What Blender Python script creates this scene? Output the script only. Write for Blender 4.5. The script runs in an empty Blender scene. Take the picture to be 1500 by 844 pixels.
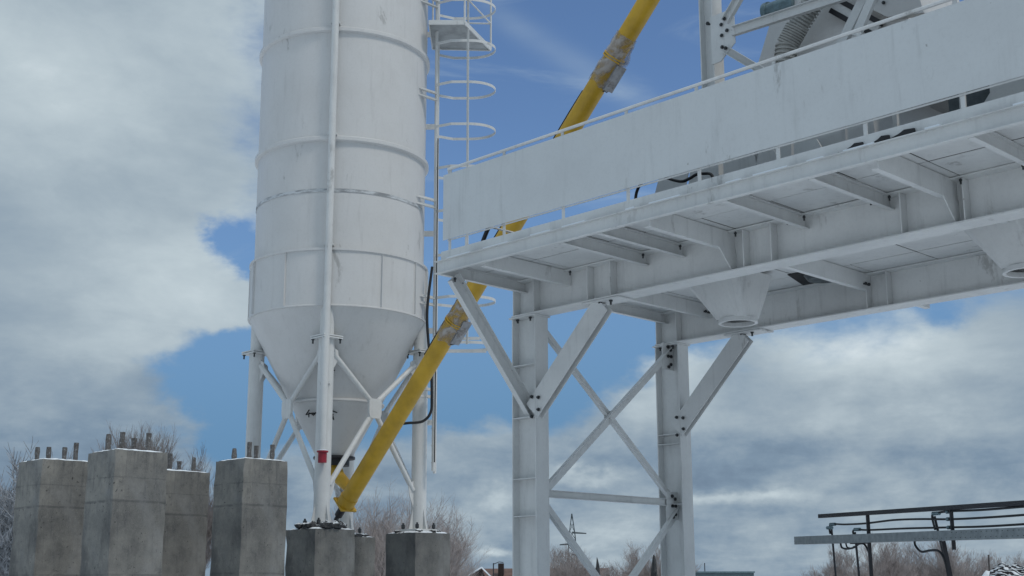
import bpy, bmesh, math, random
from mathutils import Vector, Matrix
R_ = math.radians
scene = bpy.context.scene
COL = scene.collection

# ---------------------------------------------------------------- camera
cam_d = bpy.data.cameras.new('camera'); cam = bpy.data.objects.new('camera', cam_d); COL.objects.link(cam)
cam_d.lens = 46.247; cam_d.sensor_width = 36; cam_d.clip_end = 5000; cam_d.clip_start = 0.05
PI_, RO_ = R_(13.0738), R_(-0.1366)
Fv = Vector((0, math.cos(PI_), math.sin(PI_))); r0 = Vector((1, 0, 0)); u0 = r0.cross(Fv)
rv = math.cos(RO_) * r0 + math.sin(RO_) * u0; uv = rv.cross(Fv)
mm = Matrix((rv, uv, -Fv)).transposed().to_4x4(); mm.translation = Vector((0, 0, 1.65))
cam.matrix_world = mm
scene.camera = cam

# ---------------------------------------------------------------- render / exposure
scene.render.engine = 'CYCLES'
scene.view_settings.view_transform = 'Standard'; scene.view_settings.look = 'None'
scene.view_settings.gamma = 1; scene.view_settings.use_curve_mapping = False
scene.view_settings.exposure = 0.13
SUN_AZ, SUN_EL, SUN_STR, SUN_ANG = 126.0, 56.0, 1.25, 10.0     # azimuth clockwise from +Y
NISHITA_STR = 0.090

# ---------------------------------------------------------------- node helpers
class NT:
    def __init__(s, nt): s.nt = nt; s.n = nt.nodes; s.l = nt.links
    def _in(s, sock, v):
        if v is None: return
        if hasattr(v, 'is_output') or isinstance(v, bpy.types.NodeSocket): s.l.new(v, sock)
        else:
            try: sock.default_value = v
            except Exception: sock.default_value = (*v, 1) if len(v) == 3 else v
    def m(s, op, a, b=None, c=None, clamp=False):
        n = s.n.new('ShaderNodeMath'); n.operation = op; n.use_clamp = clamp
        s._in(n.inputs[0], a); s._in(n.inputs[1], b); s._in(n.inputs[2], c); return n.outputs[0]
    def noise(s, vec, scale, detail=4, rough=.55, dist=0.0, color=False):
        n = s.n.new('ShaderNodeTexNoise'); s._in(n.inputs['Vector'], vec)
        n.inputs['Scale'].default_value = scale; n.inputs['Detail'].default_value = detail
        n.inputs['Roughness'].default_value = rough; n.inputs['Distortion'].default_value = dist
        return n.outputs['Color' if color else 'Fac']
    def ramp(s, f, stops):
        n = s.n.new('ShaderNodeValToRGB'); s._in(n.inputs[0], f); e = n.color_ramp.elements
        while len(e) < len(stops): e.new(0.5)
        for el, (p, c) in zip(e, stops):
            el.position = p; el.color = (*c, 1) if len(c) == 3 else ((c[0],) * 3 + (1,) if len(c) == 1 else c)
        return n.outputs[0]
    def mix(s, f, a, b, mode='MIX'):
        n = s.n.new('ShaderNodeMix'); n.data_type = 'RGBA'; n.blend_type = mode
        s._in(n.inputs[0], f); s._in(n.inputs[6], a); s._in(n.inputs[7], b); return n.outputs[2]
    def map(s, vec, scale=(1, 1, 1), loc=(0, 0, 0)):
        n = s.n.new('ShaderNodeMapping'); s._in(n.inputs['Vector'], vec)
        n.inputs['Scale'].default_value = scale; n.inputs['Location'].default_value = loc; return n.outputs[0]
    def sstep(s, x, a, b):
        n = s.n.new('ShaderNodeMapRange'); n.interpolation_type = 'SMOOTHSTEP'
        s._in(n.inputs[0], x); n.inputs[1].default_value = a; n.inputs[2].default_value = b; return n.outputs[0]

# ---------------------------------------------------------------- world: Nishita sky with a broken cloud layer
world = bpy.data.worlds.new('World'); scene.world = world; world.use_nodes = True
W = NT(world.node_tree); W.n.clear()
wo = W.n.new('ShaderNodeOutputWorld'); bg = W.n.new('ShaderNodeBackground'); W.l.new(bg.outputs[0], wo.inputs[0])
sky = W.n.new('ShaderNodeTexSky'); sky.sky_type = 'NISHITA'; sky.sun_disc = False
sky.sun_elevation = R_(SUN_EL); sky.sun_rotation = R_(SUN_AZ); sky.air_density = 1.0; sky.dust_density = 0.3; sky.ozone_density = 2.0
tc = W.n.new('ShaderNodeTexCoord'); D = tc.outputs['Generated']
sp = W.n.new('ShaderNodeSeparateXYZ'); W.l.new(D, sp.inputs[0])
az = W.m('MULTIPLY', W.m('ARCTAN2', sp.outputs[0], sp.outputs[1]), 57.29578)
el = W.m('MULTIPLY', W.m('ARCSINE', sp.outputs[2]), 57.29578)
# direction projected on a cloud deck, so that clouds flatten towards the horizon
cz = W.m('MAXIMUM', W.m('ADD', sp.outputs[2], 0.10), 0.03)
cmb = W.n.new('ShaderNodeCombineXYZ')
W.l.new(W.m('DIVIDE', sp.outputs[0], cz), cmb.inputs[0]); W.l.new(W.m('DIVIDE', sp.outputs[1], cz), cmb.inputs[1])
P = cmb.outputs[0]
n_big = W.noise(W.map(P, (1, 1, 1), (3.1, 7.7, 0)), 1.1, 9, .58, .25)
n_mid = W.noise(W.map(P, (1.3, 1, 1), (9.3, 1.7, 2)), 2.6, 8, .6, .3)
n_soft = W.noise(W.map(D, (1, 1, 2.6), (1.3, 5.2, .4)), 3.4, 6, .55, .2)
n_dir = W.noise(W.map(D, (1, 1, 1.9), (4.3, .2, 8.4)), 7.5, 10, .6, .35)
n_fine = W.noise(W.map(D, (1, 1, 1.7), (2.3, 7.2, 4.4)), 15, 10, .60, .15)
low = W.sstep(el, 12, 3)
n_wob = W.noise(W.map(D, (1, 1, 1.6), (14.3, 3.2, 2.4)), 9, 6, .6)
n_wob2 = W.noise(W.map(D, (1, 1, 1.6), (-4.3, 9.2, 7.4)), 9, 6, .6)
azw = W.m('ADD', az, W.m('MULTIPLY', W.m('SUBTRACT', n_wob, .5), 7.0))
elw = W.m('ADD', el, W.m('MULTIPLY', W.m('SUBTRACT', n_wob2, .5), 4.5))
def blobs(lst, base):
    acc = base
    for a, e, sa, se, w in lst:
        x = W.m('DIVIDE', W.m('SUBTRACT', azw, a), sa); y = W.m('DIVIDE', W.m('SUBTRACT', elw, e), se)
        g = W.m('EXPONENT', W.m('MULTIPLY', W.m('ADD', W.m('MULTIPLY', x, x), W.m('MULTIPLY', y, y)), -1.0))
        acc = W.m('MULTIPLY_ADD', g, w, acc)
    return acc
# azimuth, elevation (deg), widths, weight : where the layer is thick (+) and where it opens (-)
dens = blobs([(-19, 17, 11, 13, .75), (-23, 2, 15, 8, .5), (-12.4, 12.4, 1.5, 1.1, .9), (-3, 5.4, 5.0, 3.4, .85),
              (-12.4, 14.9, 1.6, 1.1, -1.4), (-11.6, 8.3, 2.9, 2.9, -1.6),
              (-3, 14, 6.0, 14, -.8), (3, 22, 9, 10, -.9), (-3.5, 9.2, 7, 3.2, -.95), (2.6, 12.5, 5.5, 3.4, -.85),
              (10, 19, 12, 7.5, -.8), (1.8, 22.6, 2.2, .5, .55), (4.4, 20.9, 1.8, .5, .5), (-1.5, 21.5, 1.6, 1.5, .35), (0, 24.6, 3, .6, .45),
              (0, 2.0, 16, 4.6, .7), (7.6, 8.5, 4.5, 2.6, .55), (17, 5.5, 14, 6.5, .85), (18.6, 11.4, 1.2, .7, -.4)],
             W.m('MULTIPLY_ADD', W.m('SUBTRACT', n_fine, .5), .5, W.m('MULTIPLY_ADD', W.m('SUBTRACT', n_dir, .5), .95, W.m('MULTIPLY_ADD', W.m('SUBTRACT', n_big, .5), 0.4, .18))))
mask = W.sstep(dens, -.06, .58)
shade = blobs([(-19, 22, 13, 7, .40), (-11.5, 20, 2.2, 6, .18), (-14.5, 12.5, 6, 2.4, .32), (-18.5, 7.8, 7, 1.0, -.10), (-16, 9.8, 5, .8, .12), (-20, 3.4, 9, 2.6, -.42), (-12, 20, 3, 4, -.14),
               (14.5, 10.0, 5.2, 2.6, .46), (6.3, 9.5, 2.2, 2.0, .42), (-1, 6.8, 3, 1.2, .12), (5, 5.6, 7, 1.0, -.20), (19.5, 7.2, 4, 1.8, -.06), (11, 2.6, 8, 2.0, .12), (12, 6.8, 7, 1.0, .14),
               (-.7, 1.5, .9, .3, .55), (3.4, 5.0, 1.8, .4, .42), (8.9, 3.9, 2, .45, .42), (-1.0, 4.0, 1.2, .5, .30), (3, 2.6, 9, .8, .08)],
              W.m('MULTIPLY_ADD', W.m('SUBTRACT', n_soft, .5), .50, W.m('MULTIPLY_ADD', W.m('SUBTRACT', n_mid, .5), .34, W.m('MULTIPLY_ADD', W.m('SUBTRACT', n_dir, .5), .40, W.m('MULTIPLY_ADD', W.m('SUBTRACT', n_fine, .5), W.m('MULTIPLY_ADD', low, 1.05, .12), .43)))))
cloud = W.ramp(shade, [(0.0, (.115, .170, .245)), (.30, (.190, .265, .350)), (.60, (.320, .395, .455)), (.85, (.46, .54, .585)), (1.0, (.60, .675, .715))])
nish = W.mix(1.0, sky.outputs[0], (NISHITA_STR * .86, NISHITA_STR, NISHITA_STR * 1.16, 1), 'MULTIPLY')
# veil of thin air near the horizon
veil = W.sstep(el, 19, 4)
nish = W.mix(W.m('MULTIPLY', veil, .9), nish, (.090, .208, .37, 1))
# thin high streaks in the open blue part
st_n = W.noise(W.map(D, (1.2, 1, 4.5), (.7, 2.2, 3.1)), 5.5, 7, .6, .9)
dl = W.m('DIVIDE', W.m('ADD', W.m('SUBTRACT', el, 24.4), W.m('MULTIPLY', az, .56)), .65)
trail = W.m('MULTIPLY', W.m('EXPONENT', W.m('MULTIPLY', W.m('MULTIPLY', dl, dl), -1.0)), W.m('MULTIPLY', W.sstep(az, -2.5, 0.5), W.sstep(az, 9, 5)))
wisp = W.m('ADD', W.m('MULTIPLY', W.m('MULTIPLY', W.sstep(st_n, .50, .78), .42), W.sstep(el, 10, 16)), W.m('MULTIPLY', trail, W.m('MULTIPLY_ADD', st_n, .4, .02)), clamp=True)
nish = W.mix(wisp, nish, (.36, .46, .56, 1))
# sky out of view, beside, behind and overhead, brightened and warmed to light the scene
unseen_boost = W.m('MAXIMUM', W.m('MULTIPLY', W.sstep(W.m('ABSOLUTE', az), 38, 95), .12), W.sstep(el, 38, 66))
lit = W.m('MULTIPLY_ADD', unseen_boost, 1.75, 1.0)
mask = W.m('MAXIMUM', mask, W.m('MAXIMUM', unseen_boost, W.m('MULTIPLY', W.sstep(W.m('ABSOLUTE', az), 38, 80), .85)))
cloud = W.mix(W.m('MAXIMUM', unseen_boost, W.sstep(W.m('ABSOLUTE', az), 38, 80)), cloud, W.mix(1.0, cloud, (1.04, .98, .90, 1), 'MULTIPLY'))
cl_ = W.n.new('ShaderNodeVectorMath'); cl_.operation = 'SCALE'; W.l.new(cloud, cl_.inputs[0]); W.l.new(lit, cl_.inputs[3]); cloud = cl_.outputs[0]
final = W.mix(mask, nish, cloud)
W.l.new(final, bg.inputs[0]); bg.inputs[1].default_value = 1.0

# ---------------------------------------------------------------- sun behind thin cloud
sd = bpy.data.lights.new('sun', 'SUN'); sd.energy = SUN_STR; sd.angle = R_(SUN_ANG); sd.color = (1, .93, .84)
so = bpy.data.objects.new('sun', sd); COL.objects.link(so)
dirs = Vector((math.sin(R_(SUN_AZ)) * math.cos(R_(SUN_EL)), math.cos(R_(SUN_AZ)) * math.cos(R_(SUN_EL)), math.sin(R_(SUN_EL))))
so.rotation_euler = dirs.to_track_quat('Z', 'Y').to_euler(); so.location = dirs * 50

# ---------------------------------------------------------------- materials
def mat(name, rough=.5, metal=0):
    m = bpy.data.materials.new(name); m.use_nodes = True
    t = NT(m.node_tree); b = t.n['Principled BSDF']; b.inputs['Roughness'].default_value = rough; b.inputs['Metallic'].default_value = metal
    c = t.n.new('ShaderNodeTexCoord')
    return m, t, b, c.outputs['Object']
def bump(t, b, h, strength=.2, dist=.01):
    n = t.n.new('ShaderNodeBump'); n.inputs['Strength'].default_value = strength; n.inputs['Distance'].default_value = dist
    t.l.new(h, n.inputs['Height']); t.l.new(n.outputs[0], b.inputs['Normal'])
def white_paint(name, base, dirt, rust=.5, amt=.5):
    m, t, b, o = mat(name, .48)
    a = t.noise(o, 1.3, 6, .6); s = t.noise(t.map(o, (5, 5, .5)), 1.8, 6, .65); g = t.noise(o, 26, 5, .7); sp = t.noise(o, 7.5, 8, .62)
    c = t.mix(t.m('MULTIPLY', t.sstep(a, .38, .72), amt), (*base, 1), (*dirt, 1))
    c = t.mix(t.m('MULTIPLY', t.sstep(s, .52, .78), amt * .9), c, (*[x * .78 for x in dirt], 1))
    c = t.mix(t.m('MULTIPLY', t.sstep(sp, .70, .74), rust), c, (.10, .075, .06, 1))
    c = t.mix(t.m('MULTIPLY', t.sstep(g, .45, .8), .18), c, (*[x * .7 for x in dirt], 1))
    sc = t.noise(t.map(o, (1, 1, .35), (3.7, 1.1, 5.2)), 3.3, 7, .68, .3); far = t.noise(o, .55, 2, .5)
    c = t.mix(t.m('MULTIPLY', t.m('MULTIPLY', t.sstep(sc, .60, .68), t.sstep(far, .45, .6)), .55), c, (.22, .215, .205, 1))
    t.l.new(c, b.inputs['Base Color']); t.l.new(t.m('MULTIPLY_ADD', a, .3, .33), b.inputs['Roughness'])
    bump(t, b, t.m('ADD', t.m('MULTIPLY', t.noise(o, 2.2, 3), 1.0), t.m('MULTIPLY', g, .15)), .35, .012)
    return m
M = {}
M['steel'] = white_paint('white_steel_paint', (.63, .64, .635), (.485, .495, .495), .6, .55)
M['panel'] = white_paint('white_panel_paint', (.585, .605, .61), (.515, .53, .535), .5, .5)
M['silo'] = white_paint('silo_paint', (.60, .60, .595), (.51, .505, .495), .25, .38)
M['under'] = M['steel']
def flat(name, col, rough=.5, metal=0, var=.25, sc=6, bs=.15):
    m, t, b, o = mat(name, rough, metal); a = t.noise(o, sc, 6, .6)
    c = t.mix(t.sstep(a, .3, .75), (*col, 1), (*[x * (1 - var) for x in col], 1))
    t.l.new(c, b.inputs['Base Color']); bump(t, b, t.noise(o, sc * 4, 4), bs, .004); return m
M['yellow'] = flat('yellow_paint', (.62, .37, .025), .5, 0, .28, 3)
M['dark'] = flat('black_rubber', (.012, .013, .016), .55, 0, .4, 9)
M['darksteel'] = flat('dark_painted_steel', (.016, .016, .021), .5, 0, .3, 9)
M['greysteel'] = flat('grey_machine_paint', (.10, .12, .13), .5, .2, .5, 9)
M['midgrey'] = flat('light_grey_machine_paint', (.34, .36, .37), .5, 0, .35, 5)
M['galv'] = flat('galvanised_steel', (.17, .25, .28), .42, .45, .4, 14)
M['red'] = flat('red_paint', (.30, .012, .03), .45, 0, .3, 12)
M['bolt'] = flat('zinc_bolt', (.075, .08, .085), .45, .6, .5, 40)
M['snow'] = flat('snow', (.80, .84, .88), .6, 0, .06, 5, .4)
M['seam'] = flat('dark_gap_shade', (.012, .012, .014), .8, 0, .3, 8)  # near-black colour standing for the shade in gaps and openings
M['bark'] = flat('bark', (.085, .075, .07), .85, 0, .45, 10)
M['twig'] = flat('twigs', (.21, .185, .175), .85, 0, .4, 3)
M['twigbrown'] = flat('brown_twigs', (.36, .315, .30), .85, 0, .4, 3)
M['twigsnow'] = flat('snowy_twigs', (.36, .38, .41), .8, 0, .75, 5)
M['roof'] = flat('brown_roof', (.17, .10, .08), .8, 0, .4, 2)
M['timber'] = flat('dark_timber', (.03, .018, .016), .8, 0, .4, 3)
M['container'] = flat('blue_grey_metal', (.10, .15, .17), .5, .2, .3, 2)
M['hose'] = flat('ribbed_hose', (.42, .42, .40), .6, 0, .25, 6)

def concrete():
    m, t, b, o = mat('concrete', .88)
    a = t.noise(o, 1.6, 10, .68); s = t.noise(t.map(o, (6, 6, .55)), 1.6, 9, .7, .4); g = t.noise(o, 60, 6, .75)
    pit = t.noise(o, 21, 3, .6); blot = t.noise(o, 3.6, 10, .7, .6)
    sep = t.n.new('ShaderNodeSeparateXYZ'); t.l.new(o, sep.inputs[0]); z = sep.outputs[2]
    c = t.ramp(a, [(.30, (.092, .093, .090)), (.5, (.172, .169, .157)), (.70, (.27, .26, .232))])
    c = t.mix(t.m('MULTIPLY', t.sstep(s, .5, .72), .62), c, (.05, .054, .06, 1))
    c = t.mix(t.m('MULTIPLY', t.sstep(blot, .56, .70), .55), c, (.065, .068, .07, 1))
    c = t.mix(t.m('MULTIPLY', t.sstep(pit, .665, .70), .85), c, (.03, .03, .03, 1))
    c = t.mix(t.m('MULTIPLY', t.sstep(g, .48, .70), .40), c, (.31, .30, .28, 1))
    wob = t.m('MULTIPLY', t.m('SUBTRACT', blot, .5), .05)
    oi = t.n.new('ShaderNodeObjectInfo'); wob = t.m('ADD', wob, t.m('MULTIPLY_ADD', oi.outputs['Random'], .10, -.05))
    c = t.mix(t.m('MULTIPLY', t.sstep(oi.outputs['Random'], .35, 1.0), .45), c, (.075, .08, .082, 1))
    big = t.noise(t.map(o, (1.2, 1.2, .8), (7, 3, 1)), .9, 6, .6, .8)
    c = t.mix(t.m('MULTIPLY', t.sstep(big, .50, .64), .6), c, (.055, .056, .058, 1))
    c = t.mix(t.m('MULTIPLY', t.sstep(big, .46, .34), .35), c, (.25, .255, .255, 1))
    for zz, w, k in ((3.20, .008, .35), (2.88, .014, .55), (1.9, .012, .4)):
        dd = t.m('ABSOLUTE', t.m('SUBTRACT', t.m('ADD', z, wob), zz))
        c = t.mix(t.m('MULTIPLY', t.m('MULTIPLY', t.sstep(dd, w * 1.8, w * .4), t.sstep(blot, .36, .56)), k), c, (.055, .057, .06, 1))
    t.l.new(c, b.inputs['Base Color'])
    h = t.m('ADD', t.m('MULTIPLY', g, .3), t.m('SUBTRACT', t.m('MULTIPLY', a, .6), t.m('MULTIPLY', t.sstep(pit, .665, .70), .8)))
    bump(t, b, h, .5, .012)
    return m
M['concrete'] = concrete()
def mortar():
    m, t, b, o = mat('dark_mortar', .9); a = t.noise(o, 13, 8, .7)
    g = t.n.new('ShaderNodeNewGeometry'); sp = t.n.new('ShaderNodeSeparateXYZ'); t.l.new(g.outputs['Normal'], sp.inputs[0])
    sn = t.sstep(t.m('ADD', sp.outputs[2], t.m('MULTIPLY', t.m('SUBTRACT', a, .5), 2.2)), .75, .95)
    c = t.mix(sn, t.ramp(a, [(.3, (.018, .02, .023)), (.7, (.07, .072, .075))]), (.72, .76, .8, 1))
    t.l.new(c, b.inputs['Base Color']); bump(t, b, a, .8, .04); return m
M['mortar'] = mortar()
def rebar_mat():
    m, t, b, o = mat('rebar_stub', .8); a = t.noise(o, 30, 6, .7)
    c = t.ramp(a, [(.35, (.07, .06, .055)), (.6, (.13, .13, .13)), (.72, (.42, .44, .47))]); t.l.new(c, b.inputs['Base Color'])
    bump(t, b, a, .9, .01); return m
M['rebar'] = rebar_mat()
def wrap_mat():
    m, t, b, o = mat('plastic_film', .18); a = t.noise(t.map(o, (1, 1, 1.6)), 3.2, 3, .5, .8)
    t.l.new(t.ramp(a, [(.35, (.24, .20, .17)), (.55, (.38, .35, .33)), (.7, (.55, .54, .55))]), b.inputs['Base Color'])
    t.l.new(t.m('MULTIPLY_ADD', t.sstep(a, .40, .60), .55, .18), b.inputs['Alpha']); bump(t, b, a, .9, .03); return m
M['wrap'] = wrap_mat(); M['wrapsolid'] = flat('grey_film', (.36, .36, .375), .35, 0, .5, 10, .7)
def tray_mat():
    m, t, b, o = mat('perforated_galvanised', .42, .45); a = t.noise(o, 14, 6, .6)
    t.l.new(t.ramp(a, [(.3, (.19, .215, .225)), (.7, (.30, .33, .34))]), b.inputs['Base Color']); bump(t, b, a, .15, .004); return m
M['tray'] = tray_mat()
def ground_mat():
    m, t, b, o = mat('snowy_ground', .8); a = t.noise(o, .12, 9, .6); c2 = t.noise(o, 1.7, 7, .65)
    k = t.sstep(t.m('ADD', a, t.m('MULTIPLY', c2, .35)), .76, .86)
    c = t.mix(k, (.78, .80, .83, 1), (.20, .165, .14, 1))
    t.l.new(c, b.inputs['Base Color']); bump(t, b, c2, .7, .15); return m
M['ground'] = ground_mat()
def silo_stain():
    m, t, b, o = mat('scraped_weld_band', .6); a = t.noise(t.map(o, (2.2, 2.2, 9)), 1.6, 7, .65)
    c = t.mix(t.sstep(a, .40, .60), (.56, .585, .60, 1), (.25, .26, .27, 1)); t.l.new(c, b.inputs['Base Color']); return m
M['stain'] = silo_stain()

# ---------------------------------------------------------------- mesh builder
class MB:
    def __init__(s): s.v = []; s.f = []; s.sm = []
    def add(s, vs, fs, smooth=False):
        n = len(s.v); s.v += [tuple(v) for v in vs]; s.f += [tuple(i + n for i in f) for f in fs]; s.sm += [smooth] * len(fs); return s
    def box(s, a, b):
        x0, y0, z0 = a; x1, y1, z1 = b
        return s.add([(x0, y0, z0), (x1, y0, z0), (x1, y1, z0), (x0, y1, z0), (x0, y0, z1), (x1, y0, z1), (x1, y1, z1), (x0, y1, z1)],
                     [(0, 3, 2, 1), (4, 5, 6, 7), (0, 1, 5, 4), (1, 2, 6, 5), (2, 3, 7, 6), (3, 0, 4, 7)])
    def frame(s, p, q, side):
        p = Vector(p); q = Vector(q); d = (q - p).normalized(); x = Vector(side); x = (x - d * x.dot(d)).normalized(); return p, q, d, x, d.cross(x)
    def prism(s, p, q, side, prof, smooth=False):
        """profile (list of (x, y)) swept from p to q; x along side"""
        p, q, d, x, y = s.frame(p, q, side); n = len(prof)
        vs = [c + x * a + y * b for c in (p, q) for a, b in prof]
        fs = [(i, (i + 1) % n, n + (i + 1) % n, n + i) for i in range(n)]
        fs += [tuple(range(n - 1, -1, -1)), tuple(range(n, 2 * n))]
        return s.add(vs, fs, smooth)
    def bar(s, p, q, w, h, side=(0, 0, 1)):
        return s.prism(p, q, side, [(-w / 2, -h / 2), (w / 2, -h / 2), (w / 2, h / 2), (-w / 2, h / 2)])
    def ibeam(s, p, q, h, b, side, tf=.014, tw=.010):
        """side = direction of the web height"""
        a = h / 2; c = b / 2; t = tw / 2
        pr = [(-a, -c), (-a, c), (-a + tf, c), (-a + tf, t), (a - tf, t), (a - tf, c), (a, c), (a, -c), (a - tf, -c), (a - tf, -t), (-a + tf, -t), (-a + tf, -c)]
        return s.prism(p, q, side, pr)
    def channel(s, p, q, h, b, side, t=.008, flip=1):
        a = h / 2
        pr = [(-a, 0), (-a, b * flip), (-a + t, b * flip), (-a + t, t * flip), (a - t, t * flip), (a - t, b * flip), (a, b * flip), (a, 0)]
        if flip < 0: pr = pr[::-1]
        return s.prism(p, q, side, pr)
    def angle(s, p, q, w, h, side, t=.008, fx=1, fy=1):
        pr = [(0, 0), (w * fx, 0), (w * fx, t * fy), (t * fx, t * fy), (t * fx, h * fy), (0, h * fy)]
        if fx * fy < 0: pr = pr[::-1]
        return s.prism(p, q, side, pr)
    def tube(s, pts, r, n=10, caps=True):
        pts = [Vector(p) for p in pts]; rs = r if isinstance(r, (list, tuple)) else [r] * len(pts)
        ref = Vector((.31, .17, .93)); vs = []; x = None
        for i, p in enumerate(pts):
            d = (pts[min(i + 1, len(pts) - 1)] - pts[max(i - 1, 0)]).normalized()
            if x is None: x = d.cross(ref).normalized()
            x = (x - d * x.dot(d)).normalized(); y = d.cross(x)
            vs += [p + (x * math.cos(2 * math.pi * k / n) + y * math.sin(2 * math.pi * k / n)) * rs[i] for k in range(n)]
        fs = [(i * n + k, i * n + (k + 1) % n, (i + 1) * n + (k + 1) % n, (i + 1) * n + k) for i in range(len(pts) - 1) for k in range(n)]
        s.add(vs, fs, True)
        if caps: s.add(vs[:n], [tuple(range(n - 1, -1, -1))]); s.add(vs[-n:], [tuple(range(n))])
        return s
    def lathe(s, c, prof, n=96, smooth=True, a0=0, a1=2 * math.pi):
        cx, cy = c; full = abs(a1 - a0 - 2 * math.pi) < 1e-6; m = n if full else n + 1
        vs = [(cx + r * math.cos(a0 + (a1 - a0) * k / n), cy + r * math.sin(a0 + (a1 - a0) * k / n), z) for r, z in prof for k in range(m)]
        fs = [(i * m + k, i * m + (k + 1) % m, (i + 1) * m + (k + 1) % m, (i + 1) * m + k) for i in range(len(prof) - 1) for k in range(n)]
        return s.add(vs, fs, smooth)
    def poly(s, pts, thick):
        """plate: polygon extruded by vector thick"""
        t = Vector(thick); a = [Vector(p) for p in pts]; n = len(a)
        return s.add(a + [p + t for p in a], [tuple(range(n - 1, -1, -1)), tuple(range(n, 2 * n))] + [(i, (i + 1) % n, n + (i + 1) % n, n + i) for i in range(n)])
    def build(s, name, m, parent=None, bevel=0, off=(0, 0, 0)):
        me = bpy.data.meshes.new(name); o = Vector(off)
        me.from_pydata([Vector(v) - o for v in s.v], [], s.f); me.validate()
        if len(me.polygons) == len(s.sm): me.polygons.foreach_set('use_smooth', s.sm)
        bm = bmesh.new(); bm.from_mesh(me); bmesh.ops.recalc_face_normals(bm, faces=bm.faces)
        if any(s.sm):
            for e in bm.edges:
                if len(e.link_faces) == 2 and e.calc_face_angle(0) > .6: e.smooth = False
        bm.to_mesh(me); bm.free()
        me.materials.append(M[m] if isinstance(m, str) else m)
        ob = bpy.data.objects.new(name, me); COL.objects.link(ob)
        if parent: ob.parent = parent
        if bevel:
            b = ob.modifiers.new('bevel', 'BEVEL'); b.width = bevel; b.segments = 2; b.limit_method = 'ANGLE'
        return ob
def tag(o, label=None, cat=None, group=None, kind=None):
    if label: o['label'] = label
    if cat: o['category'] = cat
    if group: o['group'] = group
    if kind: o['kind'] = kind
    return o
def empty(name, loc=(0, 0, 0), rz=0, **k):
    o = bpy.data.objects.new(name, None); COL.objects.link(o); o.location = loc; o.rotation_euler = (0, 0, rz); o.empty_display_size = .3
    return tag(o, **k)
def copy_tree(o, parent=None):
    c = o.copy(); COL.objects.link(c); c.parent = parent
    for ch in list(o.children): copy_tree(ch, c)
    return c
# plant frame: u to the right and towards the camera, v to the right and away
AZ = R_(45.6204); UU = Vector((math.cos(AZ), -math.sin(AZ), 0)); VV = Vector((math.sin(AZ), math.cos(AZ), 0))
def PW(u, v, z=0): return UU * u + VV * v + Vector((0, 0, z))
class Thing:
    """a thing in plant coordinates: Empty at (u, v, 0), children built in plant coordinates"""
    def __init__(s, name, u, v, z=0, **k):
        s.o = Vector((u, v, z)); s.e = empty(name, PW(u, v, z), -AZ, **k)
    def part(s, name, mb, m, parent=None, bevel=0, label=None):
        ob = mb.build(name, m, parent or s.e, bevel, s.o)
        if label: ob['label'] = label
        return ob
def bolts_at(th, parent, lst, axis, r=.016, l=.03, name='bolt'):
    """lst of points; one mesh shared by all bolts; axis = direction they point along"""
    b = MB(); a = Vector(axis).normalized()
    b.tube([a * -l, a * l], r * .55, 8); b.tube([a * .002, a * l * .7], r, 6)
    me = None
    for p in lst:
        loc = Vector(p) - th.o
        if me is None:
            ob = b.build(name, 'bolt', parent); me = ob.data
        else:
            ob = bpy.data.objects.new(name, me); COL.objects.link(ob); ob.parent = parent
        ob.location = loc

# ================================================================ SETTING
g = MB(); g.add([(-900, -300, 0), (900, -300, 0), (900, 1500, 0), (-900, 1500, 0)], [(0, 1, 2, 3)])
tag(g.build('ground', 'ground'), kind='structure')

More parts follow.
